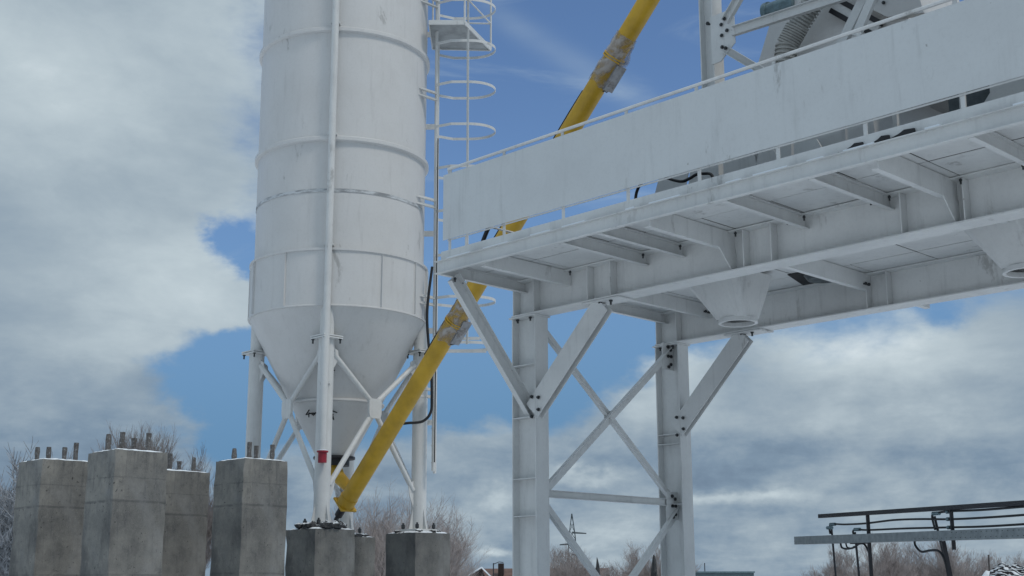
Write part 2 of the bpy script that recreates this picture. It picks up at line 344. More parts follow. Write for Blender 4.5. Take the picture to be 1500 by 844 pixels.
# ================================================================ CONCRETE PILLARS (left) and SILO FOUNDATIONS
def pedestal(name, u, v, s, z, label, cat, group, seed, rebar=0, snow=True, wear=.02):
    rnd = random.Random(seed); th = Thing(name, u, v, label=label, cat=cat, group=group); h = s / 2
    b = MB(); N = 10; K = 22                                   # slightly uneven cast faces
    ring = []
    for k in range(4):
        a = [(-h, -h), (h, -h), (h, h), (-h, h)][k]; c = [(h, -h), (h, h), (-h, h), (-h, -h)][k]
        for i in range(N):
            t = i / N; ring.append((a[0] + (c[0] - a[0]) * t, a[1] + (c[1] - a[1]) * t))
    m = len(ring); vs = []
    for j in range(K + 1):
        zz = z * j / K
        for i, (x, y) in enumerate(ring):
            cr = i % N == 0
            jt = wear * (1.6 if j == K else .5); x2 = x + rnd.uniform(-jt, jt) * .5; y2 = y + rnd.uniform(-jt, jt) * .5
            if cr and rnd.random() < .25: x2 *= 1 - rnd.uniform(.0, .03) ; y2 *= 1 - rnd.uniform(.0, .03)
            vs.append((u + x2, v + y2, zz + (rnd.uniform(-jt, 0) * .35 if j == K else 0)))
    fs = [(j * m + i, j * m + (i + 1) % m, (j + 1) * m + (i + 1) % m, (j + 1) * m + i) for j in range(K) for i in range(m)]
    b.add(vs, fs); b.add([vs[K * m + i] for i in range(m)], [tuple(range(m))])
    th.part('concrete_body', b, 'concrete')
    if snow:
        c = MB(); n2 = 14; vs = []
        for j in range(n2 + 1):
            for i in range(n2 + 1):
                ex = min(i, n2 - i, j, n2 - j)
                vs.append((u - h * .94 + 2 * h * .94 * i / n2 + rnd.uniform(-.01, .01), v - h * .94 + 2 * h * .94 * j / n2 + rnd.uniform(-.01, .01),
                           z + (-.004 if ex == 0 else rnd.uniform(.010, .024))))
        c.add(vs, [(j * (n2 + 1) + i, j * (n2 + 1) + i + 1, (j + 1) * (n2 + 1) + i + 1, (j + 1) * (n2 + 1) + i) for j in range(n2) for i in range(n2)], True)
        th.part('snow_cap', c, 'snow')
    for (x, y, hh, lean) in (rebar or []):
        r = MB(); pts = [(u + x + lean * t * .05, v + y - lean * t * .03, z - .05 + (hh + .05) * t) for t in (0, .25, .5, .75, 1)]
        r.tube(pts, [.038 * rnd.uniform(.8, 1.15) for _ in pts], 7)
        th.part('anchor_stub', r, 'rebar')
    return th
q = .21
pg = 'empty concrete pillars waiting for a second silo'
def four(seed, d=q):
    r = random.Random(seed); return [(sx * d + r.uniform(-.02, .02), sy * d + r.uniform(-.02, .02), r.uniform(.19, .29), r.uniform(-1, 1)) for sx, sy in ((-1, -1), (1, -1), (1, 1), (-1, 1))]
pedestal('concrete_pillar', -16.96, 9.07, .8, 3.58, 'largest pale concrete pillar, second from the left, with snow along its top edge', 'pillar', pg, 1, four(1))
pedestal('concrete_pillar', -16.98, 11.12, .78, 3.60, 'grey concrete pillar with anchor stubs nearest the white silo', 'pillar', pg, 2, four(2))
pedestal('concrete_pillar', -19.08, 9.03, .82, 3.60, 'dark stained concrete pillar at the far left edge with four anchor stubs', 'pillar', pg, 3, four(3))
pedestal('concrete_pillar', -19.08, 11.05, .8, 3.56, 'dark streaked concrete pillar standing behind the gap of two paler pillars', 'pillar', pg, 4, four(4))
fg = 'concrete foundations under the silo legs'
LEGS = {'front': (-17.93, 13.13), 'right': (-17.93, 15.23), 'back': (-20.03, 15.23), 'left': (-20.03, 13.13)}
FL = {'front': 'square concrete foundation block under the front silo leg with dark rubble on top',
      'right': 'square concrete foundation block under the right silo leg beside the open gap',
      'back': 'low concrete foundation block behind the front one, only its right part showing',
      'left': 'concrete foundation block under the left silo leg hidden behind a tall pillar'}
for i, (k, (a, b_)) in enumerate(LEGS.items()):
    th = pedestal('silo_foundation', a, b_, .8, 2.68, FL[k], 'foundation', fg, 10 + i, None, snow=True)
    # lumps of mortar round the base plate
    rnd = random.Random(40 + i); mb = MB()
    mb.lathe((a, b_), [(0, 2.71), (.2, 2.76 if k in ('front', 'back') else 2.72), (.33, 2.74 if k in ('front', 'back') else 2.705), (.39, 2.675)], 24)
    for _ in range(46 if k in ('front', 'back') else 14):
        an = rnd.uniform(0, 6.283); rr = rnd.uniform(.24, .42); s_ = rnd.uniform(.045, .105 if k == 'front' else .065)
        bm = bmesh.new(); bmesh.ops.create_icosphere(bm, subdivisions=1, radius=s_)
        for v in bm.verts: v.co = Vector((v.co.x * rnd.uniform(.8, 1.6), v.co.y * rnd.uniform(.8, 1.6), v.co.z * rnd.uniform(.5, .95)))
        bm.verts.ensure_lookup_table()
        c = Vector((a + max(-.36, min(.36, rr * math.cos(an))), b_ + max(-.36, min(.36, rr * math.sin(an))), 2.735 if k == 'front' else 2.70))
        mb.add([v.co + c for v in bm.verts], [[v.index for v in f.verts] for f in bm.faces]); bm.free()
    th.part('mortar_rubble', mb, 'mortar')

# ================================================================ SILO
SC = Vector((-18.99, 14.15)); ZB = 2.75
SH = Thing('cement_silo', SC.x, SC.y, ZB, label='tall white cylindrical cement silo on four legs above concrete blocks', cat='silo')
b = MB(); b.lathe(SC, [(1.54, 7.43), (1.55, 9.44), (1.555, 11.5), (1.565, 13.5), (1.565, 15.2)], 128)
shell = SH.part('silo_shell', b, 'silo')
t_ = MB(); t_.lathe(SC, [(1.565, 15.2), (.5, 15.7), (.0, 15.75)], 64); SH.part('silo_roof', t_, 'silo')
for z in (9.44, 11.5, 13.5):
    r = MB(); r.lathe(SC, [(1.545, z - .055), (1.59, z - .045), (1.61, z - .03), (1.61, z + .03), (1.59, z + .045), (1.545, z + .055)], 128)
    SH.part('belt_ring', r, 'silo', shell)
r = MB(); r.lathe(SC, [(1.5525, 8.47), (1.553, 8.53)], 128, True, R_(205), R_(395)); SH.part('weld_band', r, 'stain', shell, label='scraped dark weld seam')
r = MB(); r.lathe(SC, [(1.545, 7.46), (1.625, 7.45), (1.625, 7.41), (1.60, 7.40), (1.595, 6.46), (1.61, 6.45), (1.61, 6.43), (1.53, 6.42)], 128)
skirt = SH.part('skirt', r, 'silo')
def cyl(a, rr, z): return (SC.x + rr * math.cos(a), SC.y + rr * math.sin(a), z)
for px_a in (-106, -72, -9.5, 20, 40, 75, 110, 150, 190, 230, 255):
    a = R_(px_a); rb = MB(); rb.bar(cyl(a, 1.605, 6.47), cyl(a, 1.605, 7.40), .045, .012, (math.cos(a), math.sin(a), 0)); SH.part('skirt_rib', rb, 'silo', skirt)
c = MB(); c.lathe(SC, [(1.58, 6.43), (.80, 4.93), (.79, 4.92), (.32, 4.02)], 128)
cone = SH.part('discharge_cone', c, 'silo')
r = MB(); r.lathe(SC, [(.81, 4.97), (.87, 4.955), (.87, 4.925), (.79, 4.91)], 96); SH.part('cone_flange', r, 'silo', cone)
r = MB(); r.lathe(SC, [(.30, 4.03), (.37, 4.02), (.37, 3.98), (.27, 3.97), (.27, 3.86), (.0, 3.86)], 48); SH.part('outlet_valve', r, 'darksteel', cone)
rnd = random.Random(5)
for a0, zz in ((-44, 5.35), (-40, 4.70), (-70, 4.75)):
    a = R_(a0); k = .32 + (zz - 4.02) * .535; w = MB()
    for _ in range(3):
        p = Vector(cyl(a + rnd.uniform(-.06, .06), k + .05, zz + rnd.uniform(-.06, .06)))
        w.tube([p + Vector((rnd.uniform(-.08, .08), rnd.uniform(-.08, .08), rnd.uniform(-.05, .05))) for _ in range(4)], .012, 6)
    SH.part('aeration_fitting', w, 'dark', cone)
# legs
for k, (a, b_) in LEGS.items():
    l = MB(); l.tube([(a, b_, ZB), (a, b_, 5.88)], .135, 28); leg = SH.part('leg', l, 'steel')
    s2 = MB(); s2.tube([(a, b_, 5.90), (a, b_, 7.40)], .122, 24); SH.part('leg_stub', s2, 'steel')
    for z, nm in ((5.872, 'leg_flange'), (5.905, 'leg_flange')):
        f = MB(); f.box((a - .20, b_ - .20, z), (a + .20, b_ + .20, z + .022)); SH.part(nm, f, 'steel', leg)
    f = MB(); f.box((a - .23, b_ - .23, ZB - .035), (a + .23, b_ + .23, ZB)); SH.part('base_plate', f, 'steel', leg)
    gz = MB()
    for dx, dy in ((1, 0), (-1, 0), (0, 1), (0, -1)):
        gz.poly([(a + dx * .12 - dy * .006, b_ + dy * .12 - dx * .006, ZB), (a + dx * .215 - dy * .006, b_ + dy * .215 - dx * .006, ZB), (a + dx * .12 - dy * .006, b_ + dy * .12 - dx * .006, ZB + .42)],
                (dy * .012, dx * .012, 0))
    SH.part('base_gusset', gz, 'steel', leg)
    bolts_at(SH, leg, [(a + sx * .165, b_ + sy * .165, 5.905 - .05) for sx in (-1, 1) for sy in (-1, 1)], (0, 0, 1), .028, .06)
    bolts_at(SH, leg, [(a + sx * .19, b_ + sy * .19, ZB + .01) for sx in (-1, 1) for sy in (-1, 1)], (0, 0, 1), .032, .10, 'anchor_bolt')
# X bracing on each side
def side_brace(p, q_):
    p = (*p, 0); q_ = (*q_, 0)
    P0 = Vector(p); P1 = Vector(q_); d = (P1 - P0).normalized(); nrm = Vector((d.y, -d.x, 0.0)); mid = (P0 + P1) / 2
    Z0, Z1, ZM = 3.35, 5.80, 4.78
    def pt(t, z, o=0): v = P0 + (P1 - P0) * t + nrm * o; return (v.x, v.y, z)
    e = .065
    for (ta, za, tb, zb) in ((e, 5.66, .47, ZM + .12), (1 - e, 5.66, .53, ZM + .12), (e, 3.42, .47, ZM - .12), (1 - e, 3.42, .53, ZM - .12)):
        m = MB(); m.tube([pt(ta, za), pt(tb, zb)], .046, 12); SH.part('diagonal_brace', m, 'steel')
    w = .105; n_ = .17
    L = (P1 - P0).length
    g1 = MB(); g1.poly([pt(.5 - w / L, ZM - n_), pt(.5 + w / L, ZM - n_), pt(.5 + (w + .03) / L, ZM - .08), pt(.5 + (w + .03) / L, ZM + n_ - .05), pt(.5 + w / L, ZM + n_), pt(.5 - w / L, ZM + n_), pt(.5 - (w + .03) / L, ZM + n_ - .05), pt(.5 - (w + .03) / L, ZM - .08)], nrm * .05)
    SH.part('node_plate', g1, 'steel')
    for t0, sg in ((0, 1), (1, -1)):
        f = lambda dd, z: pt(t0 + sg * dd / L, z)
        SH.part('end_gusset', MB().poly([f(.1, 5.78), f(.24, 5.70), f(.26, 5.56), f(.1, 5.30)], nrm * .014), 'steel')
        SH.part('end_gusset', MB().poly([f(.1, 3.05), f(.22, 3.32), f(.25, 3.50), f(.1, 3.62)], nrm * .014), 'steel')
side_brace(LEGS['left'], LEGS['front']); side_brace(LEGS['front'], LEGS['right'])
side_brace(LEGS['right'], LEGS['back']); side_brace(LEGS['back'], LEGS['left'])
# filling pipe running down the front
fp = (LEGS['front'][0] - .035, LEGS['front'][1] - .155)
A = Vector((fp[0] - SC.x, fp[1] - SC.y)).normalized(); pu, pv = SC.x + A.x * 1.70, SC.y + A.y * 1.70
pp = (-17.772, 13.00)
f = MB(); f.tube([(pp[0], pp[1], z) for z in (3.95, 6, 9, 12, 15.4)], .062, 18); fpipe = SH.part('filling_pipe', f, 'steel')
f = MB(); f.tube([(pp[0], pp[1], 3.76), (pp[0], pp[1], 3.93)], .072, 16); f.tube([(pp[0], pp[1], 3.93), (pp[0], pp[1], 3.955)], .095, 16); SH.part('pipe_coupling_cap', f, 'red', fpipe, label='bright red coupling cap')
f = MB(); f.tube([(pp[0], pp[1], 3.955), (pp[0], pp[1], 3.97)], .09, 12); SH.part('snow_cap', f, 'snow', fpipe)
for z in (7.50, 9.5, 11.6, 5.1):
    f = MB(); d_ = Vector((SC.x - pp[0], SC.y - pp[1])).normalized(); e_ = (pp[0] + d_.x * .16, pp[1] + d_.y * .16)
    f.bar((pp[0], pp[1], z), (e_[0], e_[1], z), .04, .16); SH.part('pipe_clamp', f, 'steel', fpipe)
# ---- ladder with safety cage on the right-hand side. local frame: ex points away from the silo, ey along the view
exw = Vector((1, 0)); 
def wp(x, y, z):                                     # world metres -> plant coordinates
    w = Vector((x, y, 0)); return (w.dot(UU), w.dot(VV), z)
LX, LY = -1.425, 23.50
la = SH.part('ladder', MB().tube([wp(LX + .03, LY - .23, 3.75), wp(LX, LY - .23, 15.6)], .030, 10), 'steel')
SH.part('ladder_rail', MB().tube([wp(LX + .03, LY + .23, 3.75), wp(LX, LY + .23, 15.6)], .030, 10), 'steel', la)
rg = MB()
for i in range(39): z = 3.9 + i * .3; rg.tube([wp(LX, LY - .23, z), wp(LX, LY + .23, z)], .013, 6)
SH.part('rungs', rg, 'steel', la)
hoops = [6.02, 6.86, 7.65, 8.49, 9.32, 10.14, 10.97, 11.80, 12.63, 13.46, 14.3]
for z in hoops:
    h = MB(); pts = []
    yr = .42
    for i in range(25):
        t = i / 24; a = -math.pi / 2 + math.pi * t
        pts.append(wp(LX + .62 + .50 * math.cos(a), LY + yr * math.sin(a), z))
    pts = [wp(LX, LY - .26, z)] + [wp(LX + .3, LY - yr, z)] + pts + [wp(LX + .3, LY + yr, z), wp(LX, LY + .26, z)]
    for p0, p1 in zip(pts, pts[1:]): h.bar(p0, p1, .05, .010, (0, 0, 1))
    SH.part('cage_hoop', h, 'steel', la)
for (dx, dy, z0) in ((.62, -.415, 5.98),):
    vbar = MB(); vbar.bar(wp(LX + dx, LY + dy - .008, z0), wp(LX + dx - .02, LY + dy - .008, 14.5), .055 if dy < 0 else .018, .010, (1, 0, 0)); SH.part('cage_strip', vbar, 'steel', la)
h = MB(); h.bar(wp(LX + .0, LY - .35, 6.10), wp(LX + .85, LY - .35, 6.10), .05, .05); h.bar(wp(LX + .1, LY + .3, 5.99), wp(LX + .95, LY + .3, 5.99), .06, .03); SH.part('cage_bottom_bar', h, 'steel', la)
for z in (6.78, 8.62, 10.72, 12.6, 5.1):
    st = MB()
    for dz in (-.07, .06):
        st.angle(wp(LX - .40, LY - .62, z + dz), wp(LX + .0, LY - .24, z + dz), .06, .06, (0, 0, 1), .008)
    SH.part('ladder_bracket', st, 'steel', la)
    st = MB(); st.bar(wp(LX - .30, LY + .1, z - .45), wp(LX, LY + .1, z - .45), .10, .04); SH.part('ladder_bracket', st, 'steel', la)
# rest platform
pl = MB(); zz = 12.06
pl.poly([wp(LX - .12, LY + .55, zz), wp(LX + 1.02, LY + .62, zz), wp(LX + .55, LY - .62, zz), wp(LX - .12, LY - .62, zz)], (0, 0, .03))
lp = SH.part('rest_platform', pl, 'midgrey')
pl = MB(); c4 = [wp(LX - .12, LY + .55, zz), wp(LX + 1.02, LY + .62, zz), wp(LX + .55, LY - .62, zz), wp(LX - .12, LY - .62, zz)]
for p0, p1 in zip(c4, c4[1:] + c4[:1]): pl.bar(Vector(p0) + Vector((0, 0, .015)), Vector(p1) + Vector((0, 0, .015)), .09, .02)
for p0 in c4[:3]: pl.tube([p0, Vector(p0) + Vector((0, 0, 1.1))], .02, 8)
for dz in (.55, 1.1):
    for p0, p1 in zip(c4[:3], c4[1:4]): pl.tube([Vector(p0) + Vector((0, 0, dz)), Vector(p1) + Vector((0, 0, dz))], .017, 8)
SH.part('platform_edge', pl, 'steel', lp)
# electric cables on the ladder and a black conduit to the cone
def wire(name, label, pts, r, m='dark', n=8, sub=6, cat='cable', group=None):
    P_ = [Vector(p) for p in pts]; out = []
    for i in range(len(P_) - 1):
        a = P_[max(i - 1, 0)]; b1 = P_[i]; c1 = P_[i + 1]; d1 = P_[min(i + 2, len(P_) - 1)]
        for k in range(sub):
            t = k / sub; out.append(.5 * ((2 * b1) + (c1 - a) * t + (2 * a - 5 * b1 + 4 * c1 - d1) * t * t + (3 * b1 - a - 3 * c1 + d1) * t ** 3))
    out.append(P_[-1]); o = Vector(pts[0]); mb = MB().tube(out, r, n); ob = mb.build(name, m, None, 0, o)
    ob.location = o; return tag(ob, label, cat, group)
wire('power_cable', 'thin black cable strapped along the silo ladder rail beside the panel', [(LX + .055, LY - .29, z) for z in (3.9, 5, 6, 7, 8, 9, 9.9)], .011)
wire('power_cable', 'black conduit bending from the ladder to the base of the yellow screw',
     [(-1.44, 23.05, 7.4), (-1.52, 23.05, 6.6), (-1.49, 23.05, 6.0), (-1.44, 23.05, 5.6), (-1.42, 23.05, 5.0), (-1.44, 23.05, 4.75), (-1.58, 23.05, 4.60), (-1.85, 23.05, 4.57), (-2.06, 23.06, 4.54)], .025)

# ================================================================ YELLOW SCREW CONVEYOR
a0 = Vector((-18.72, 14.2, 3.16)); a1 = Vector((-10.75, 14.2, 11.12)); ax = (a1 - a0).normalized()
SCW = Thing('screw_conveyor', a0.x, a0.y, a0.z, label='long yellow tubular screw conveyor rising from the silo outlet past the platform', cat='screw conveyor')
SCW.part('conveyor_tube', MB().tube([a0 + ax * .1, a1], .150, 32), 'yellow')
def ringat(t, r, w): p = a0 + ax * t; return MB().tube([p - ax * w, p + ax * w], r, 28)
for t in (4.02, 4.06): SCW.part('tube_flange', ringat(t, .178, .010), 'yellow')
for t in (9.08, 9.12): SCW.part('tube_flange', ringat(t, .178, .010), 'yellow')
e0 = a0 + ax * .0; side_ = Vector((0, 1, 0)); up_ = ax.cross(side_)   # the tube is plain down to its end plate
SCW.part('end_collar', MB().tube([a0 + ax * .02, a0 + ax * .20], .160, 28), 'yellow')
pf = MB(); pf.prism(a0 + ax * .0, a0 + ax * .035, side_, [(-.165, -.165), (.165, -.165), (.165, .165), (-.165, .165)]); SCW.part('end_plate', pf, 'yellow')
dr = MB(); dr.tube([a0, a0 + ax * -.24], .07, 16); dr.tube([a0 + ax * -.24, a0 + ax * -.34], .04, 12); SCW.part('drive_end', dr, 'darksteel')
inl = MB(); inl.tube([(-19.0, 14.13, 3.86), (-18.86, 14.16, 3.66), (-18.55, 14.2, 3.42)], [.15, .12, .09], 20); SCW.part('inlet_spout', inl, 'yellow')
rnd = random.Random(8)
def film(t0, t1, seed, flapdir):
    rr = random.Random(seed); vs = []; n = 40; k = 26; ph = [rr.uniform(0, 6.28) for _ in range(6)]
    for j in range(k + 1):
        t = j / k; edge = rr.uniform(-.03, .03) if j in (0, k) else 0
        for i in range(n):
            an = 2 * math.pi * i / n
            fold = .008 * math.sin(3 * an + 9 * t + ph[0]) + .006 * math.sin(7 * an - 15 * t + ph[1]) + .004 * math.sin(13 * an + 24 * t + ph[2])
            r_ = .160 + abs(fold) + rr.uniform(0, .003)
            flap = max(0, math.cos(an - flapdir)) ** 6 * (.045 + .03 * math.sin(11 * t + ph[3])) * (1 if .06 < t < .95 else .2)
            vs.append(a0 + ax * (t0 + (t1 - t0) * t + edge + .03 * math.sin(4 * an + ph[4]) * (1 - t)) + (side_ * math.cos(an) + up_ * math.sin(an)) * (r_ + flap))
    m = MB(); m.add(vs, [(j * n + i, j * n + (i + 1) % n, (j + 1) * n + (i + 1) % n, (j + 1) * n + i) for j in range(k) for i in range(n)], True)
    return m
SCW.part('plastic_wrap', film(3.72, 4.42, 3, -.9), 'wrap'); SCW.part('plastic_wrap', film(8.62, 9.45, 4, -.9), 'wrap')
SCW.part('foil_patch', MB().prism(a0 + ax * 3.72 - up_ * .165 + side_ * .09, a0 + ax * 4.18 - up_ * .165 + side_ * .09, side_, [(-.09, -.02), (.09, -.02), (.09, .02), (-.09, .02)]), 'wrapsolid')
SCW.part('foil_patch', MB().prism(a0 + ax * 8.62 - up_ * .165 + side_ * .08, a0 + ax * 9.05 - up_ * .165 + side_ * .08, side_, [(-.10, -.02), (.10, -.02), (.10, .02), (-.10, .02)]), 'wrapsolid')
for t in (8.60, 9.10, 3.70, 4.1):
    p = a0 + ax * t - up_ * .172 + side_ * .0; m = MB()
    q1 = [p + side_ * (.05 * k) + ax * rnd.uniform(-.012, .012) + up_ * (.012 * k * k * .5) for k in range(4)]
    m.tube(q1, .009, 5); SCW.part('torn_film_edge', m, 'dark')
cbl = MB(); cbl.tube([a0 + ax * t + up_ * .19 - side_ * .02 + side_ * .01 * math.sin(t * 3) for t in [x * .4 for x in range(8, 22)]], .016, 8); SCW.part('cable', cbl, 'dark')

# ================================================================ MIXER PLATFORM
PLT = Thing('mixer_platform', -12.22, 13.77, 0, label='white steel platform on columns with cross bracing, railing and long side panel', cat='platform')
U0, U1 = -12.40, -1.0; VN, VF = 12.27, 15.28; Z0, Z1 = 5.269, 5.755
def addp(name, mb, m='steel', parent=None, bevel=0, label=None): return PLT.part(name, mb, m, parent, bevel, label)
girders = []
for v in (VN, VF):
    g1 = MB(); g1.ibeam((U0, v, (Z0 + Z1) / 2), (U1, v, (Z0 + Z1) / 2), Z1 - Z0, .30, (0, 0, 1), .017, .012); G = addp('main_girder', g1); girders.append(G)
    for u in ((-12.38, -12.0, -11.03, -10.64, -8.60, -8.22, -6.60, -5.90, -4.6, -3.2) if v == VN else (-12.38, -12.0, -8.81, -8.51, -6.3, -5.9, -3.4)):
        s1 = MB(); s1.box((u - .006, v - .135, Z0 + .02), (u + .006, v - .008, Z1 - .02)); addp('web_stiffener', s1, 'steel', G)
for u0_, side in ((-12.22, 0), (-2.2, 1)):
    for v in (VN, VF):
        c1 = MB(); c1.ibeam((u0_, v + .02, .02), (u0_, v + .02, Z0 - .022), .44, .24, (1, 0, 0), .018, .012); CO = addp('column', c1)
        c1 = MB(); c1.box((u0_ - .24, v - .14, Z0 - .020), (u0_ + .24, v + .17, Z0 - .003)); addp('cap_plate', c1, 'steel', CO)
        for z in (3.90, 3.10, 2.62, 4.6) if v == VN else (3.92, 3.78, 2.9):
            s1 = MB(); s1.box((u0_ - .2, v - .10, z), (u0_ + .2, v + .008, z + .012)); addp('web_stiffener', s1, 'steel', CO)
        s1 = MB(); s1.box((u0_ - .35, v - .3, 0.0), (u0_ + .35, v + .3, .018)); addp('base_plate', s1, 'steel', CO)
        if side == 0:
            bolts_at(PLT, CO, [(u0_ + dx, v - .07, Z0 - .045) for dx in (-.14, .1)], (0, 0, 1), .024, .03)
# transverse X bracing between the columns (both ends)
UX = -12.24
for ux in (UX, -2.2):
    for i, (p, q_) in enumerate([((12.36, 5.22), (15.30, 2.84)), ((15.25, 5.27), (12.36, 2.92)), ((12.36, 2.90), (15.2, .25)), ((15.25, 2.86), (12.36, .25))]):
        d1 = MB(); o = .05 * (i % 2); d1.angle((ux + o, *p), (ux + o, *q_), .125, .07, (0, -(q_[1] - p[1]), (q_[0] - p[0])), .009, 1 if i % 2 == 0 else 1, 1); addp('cross_brace', d1)
    d1 = MB(); d1.channel((ux + .03, 12.4, 2.93), (ux + .03, 15.2, 2.93), .10, .05, (0, 0, 1), .008); addp('strut', d1)
    for v, z in ((15.17, 5.08), (15.17, 2.88), (12.45, 2.9)):
        gp = MB(); gp.box((ux + .055, v - .14, z - .2), (ux + .067, v + .12, z + .2)); GP = addp('gusset_plate', gp)
        if ux == UX and v > 15: bolts_at(PLT, GP, [(ux + .075, v + dy, z + dz) for dy, dz in ((-.03, .14), (.03, .10), (-.03, 0), (.04, 0), (.03, -.12), (-.02, -.16))], (1, 0, 0), .026, .03)
    gp = MB(); gp.box((ux + .022, 13.75, 3.97), (ux + .03, 13.92, 4.15)); addp('gusset_plate', gp)
# knee braces
KB = addp('knee_brace', MB().channel((-12.24, 10.90, 5.585), (-12.24, 12.30, 3.98), .19, .08, (0, 1, .85), .009, 1))
bolts_at(PLT, KB, [(-12.2, 10.92, 5.56), (-12.2, 11.06, 5.56)], (0, 0, 1), .02, .03)
for v in (VN, VF):
    K = MB(); dvec = Vector((-1.0, 0, -1.02)).normalized()
    K.ibeam((-10.83, v - .04, 5.225), (-12.08, v - .04, 3.98), .11, .28, (0, 1, 0), .010, .010); KK = addp('knee_brace', K)
    K = MB(); K.box((-11.13, v - .14, 5.245), (-10.5, v + .14, 5.264)); addp('end_plate', K, 'steel', KK)
    bolts_at(PLT, KK, [(-10.86, v - .08, 5.225), (-10.68, v - .08, 5.225)], (0, 0, 1), .026, .04)
    bolts_at(PLT, KK, [(-12.05, v - .128, z) for z in (4.16, 3.9)] + [(-11.93, v - .128, z) for z in (4.14, 3.98)], (0, 1, 0), .026, .02)
# cross beams carrying the deck
ZD = 5.760
VE0, VE1 = 10.70, 16.84
cross = [(-11.42, 5.565, 1), (-10.19, 5.60, 0), (-9.61, 5.60, 0), (-8.80, 5.535, 2), (-7.87, 5.60, 0), (-6.82, 5.60, 0), (-6.02, 5.535, 2), (-5.15, 5.60, 0), (-4.2, 5.60, 0), (-3.2, 5.535, 2), (-2.2, 5.6, 0), (-1.1, 5.6, 0)]
for (u, zb, kind) in cross:
    segs = [(VE0 + .02, VN - .012), (VN + .012, VF - .012), (VF + .012, VE1 - .02)] if kind else [(VE0 + .02, VN - .012), (VF + .012, VE1 - .02)]
    for si, (a, c_) in enumerate(segs):
        m = MB(); h = ZD - .004 - zb
        if kind == 1 or kind == 2: m.channel((u, a, zb + h / 2), (u, c_, zb + h / 2), h, .075, (0, 0, 1), .009, -1 if u > -12.3 else 1)
        else: m.channel((u + .03, a, zb + h / 2), (u + .03, c_, zb + h / 2), h, .06, (0, 0, 1), .009, 1)
        CB = addp('cross_beam', m)
        if kind == 2 and si == 0:
            t3 = MB(); t3.poly([(u, VN - .012, zb), (u, VN - .34, zb), (u, VN - .10, Z0 + .02), (u, VN - .012, Z0 + .02)], (.010, 0, 0)); addp('knee_plate', t3, 'steel', CB)
        if si == 0 and u > -12: bolts_at(PLT, CB, [(u + dx, VN - .16, ZD - .07) for dx in (-.10, .12)], (0, 0, 1), .018, .03)
        if si == 1 and kind: bolts_at(PLT, CB, [(u + .02, VF - .12, zb + .07), (u + .02, VF - .2, zb + .07)], (1, 0, 0), .022, .03)
# edge channels
for v, fl in ((VE0, -1), (VE1, 1)):
    m = MB(); m.channel((-12.285, v, 5.682), (U1, v, 5.682), .164, .06, (0, 0, 1), .009, fl if v > 12 else 1); EC = addp('edge_channel', m)
m = MB(); m.channel((-12.29, VE0 + .002, 5.681), (-12.29, VE1 - .002, 5.681), .16, .06, (0, 0, 1), .009, 1); addp('edge_channel', m)
# deck sheets, laid in bays with dark seams
rnd = random.Random(3)
bays = sorted([c_[0] for c_ in cross]); rows = [(VE0 - .01, 11.50), (11.506, 12.40), (12.406, 13.05), (13.056, 13.75), (13.756, 14.6), (14.606, 15.4), (15.406, VE1 + .01)]
for (v0, v1) in rows:
    cuts = [-12.29] + [b1 + .1 for b1 in bays if rnd.random() < .55 and b1 > -12] + [U1]
    for x0, x1 in zip(cuts, cuts[1:]):
        dz = rnd.uniform(0, .004)
        m = MB(); m.box((x0 + .009, v0 + .006, ZD + .001 + dz), (x1 - .009, v1 - .006, ZD + .006 + dz)); addp('deck_sheet', m)
m = MB(); m.box((-12.285, VE0, ZD + .014), (U1, VE1, ZD + .020)); addp('gap_shade_sheet', m, 'seam')  # dark sheet added above the deck so the gaps between sheets look shaded
# toe boards and railings on both sides
addp('gap_shade_strip', MB().box((-12.27, 10.6955, 5.7672), (U1, 10.699, 5.7835)), 'seam')  # dark strip painted in for the shaded gap below the toe board
def railing(v, panel):
    out = -1 if v < 13 else 1
    m = MB(); m.box((-12.27, v - .005, 5.785), (U1, v + .005, 5.905)); TB = addp('toe_board', m)
    R = addp('railing', MB().tube([(U0 + .25, v, 6.985), (U1, v, 6.985)], .020, 10))
    m = MB(); m.bar((U0 + .25, v, 6.035), (U1, v, 6.035), .018, .008) if panel else m.tube([(U0 + .25, v, 6.45), (U1, v, 6.45)], .016, 8); addp('lower_rail', m, 'steel', R)
    u = -12.12
    while u < U1:
        m = MB(); m.box((u - .022, v + .006, 5.79), (u + .022, v + .014, 6.975)); addp('rail_post', m, 'steel', R)
        m = MB(); m.box((u - .08, v - .04 * 1, ZD + .022), (u + .10, v + .05, ZD + .03)); addp('post_foot', m, 'steel', R)
        u += .995
railing(10.745, True); railing(16.80, False)
R2 = addp('end_rail', MB().tube([(U0 + .25, 10.75, 6.985), (U0 + .1, 10.9, 6.985), (U0 + .1, 12.3, 6.985)], .018, 8))
for z in (6.42,): addp('end_rail', MB().tube([(U0 + .1, 10.9, z), (U0 + .1, 12.3, z)], .015, 8))
m = MB(); m.box((-11.84, 10.76, 5.80), (-11.81, 10.78, 6.05)); addp('rail_post', m, 'steel')
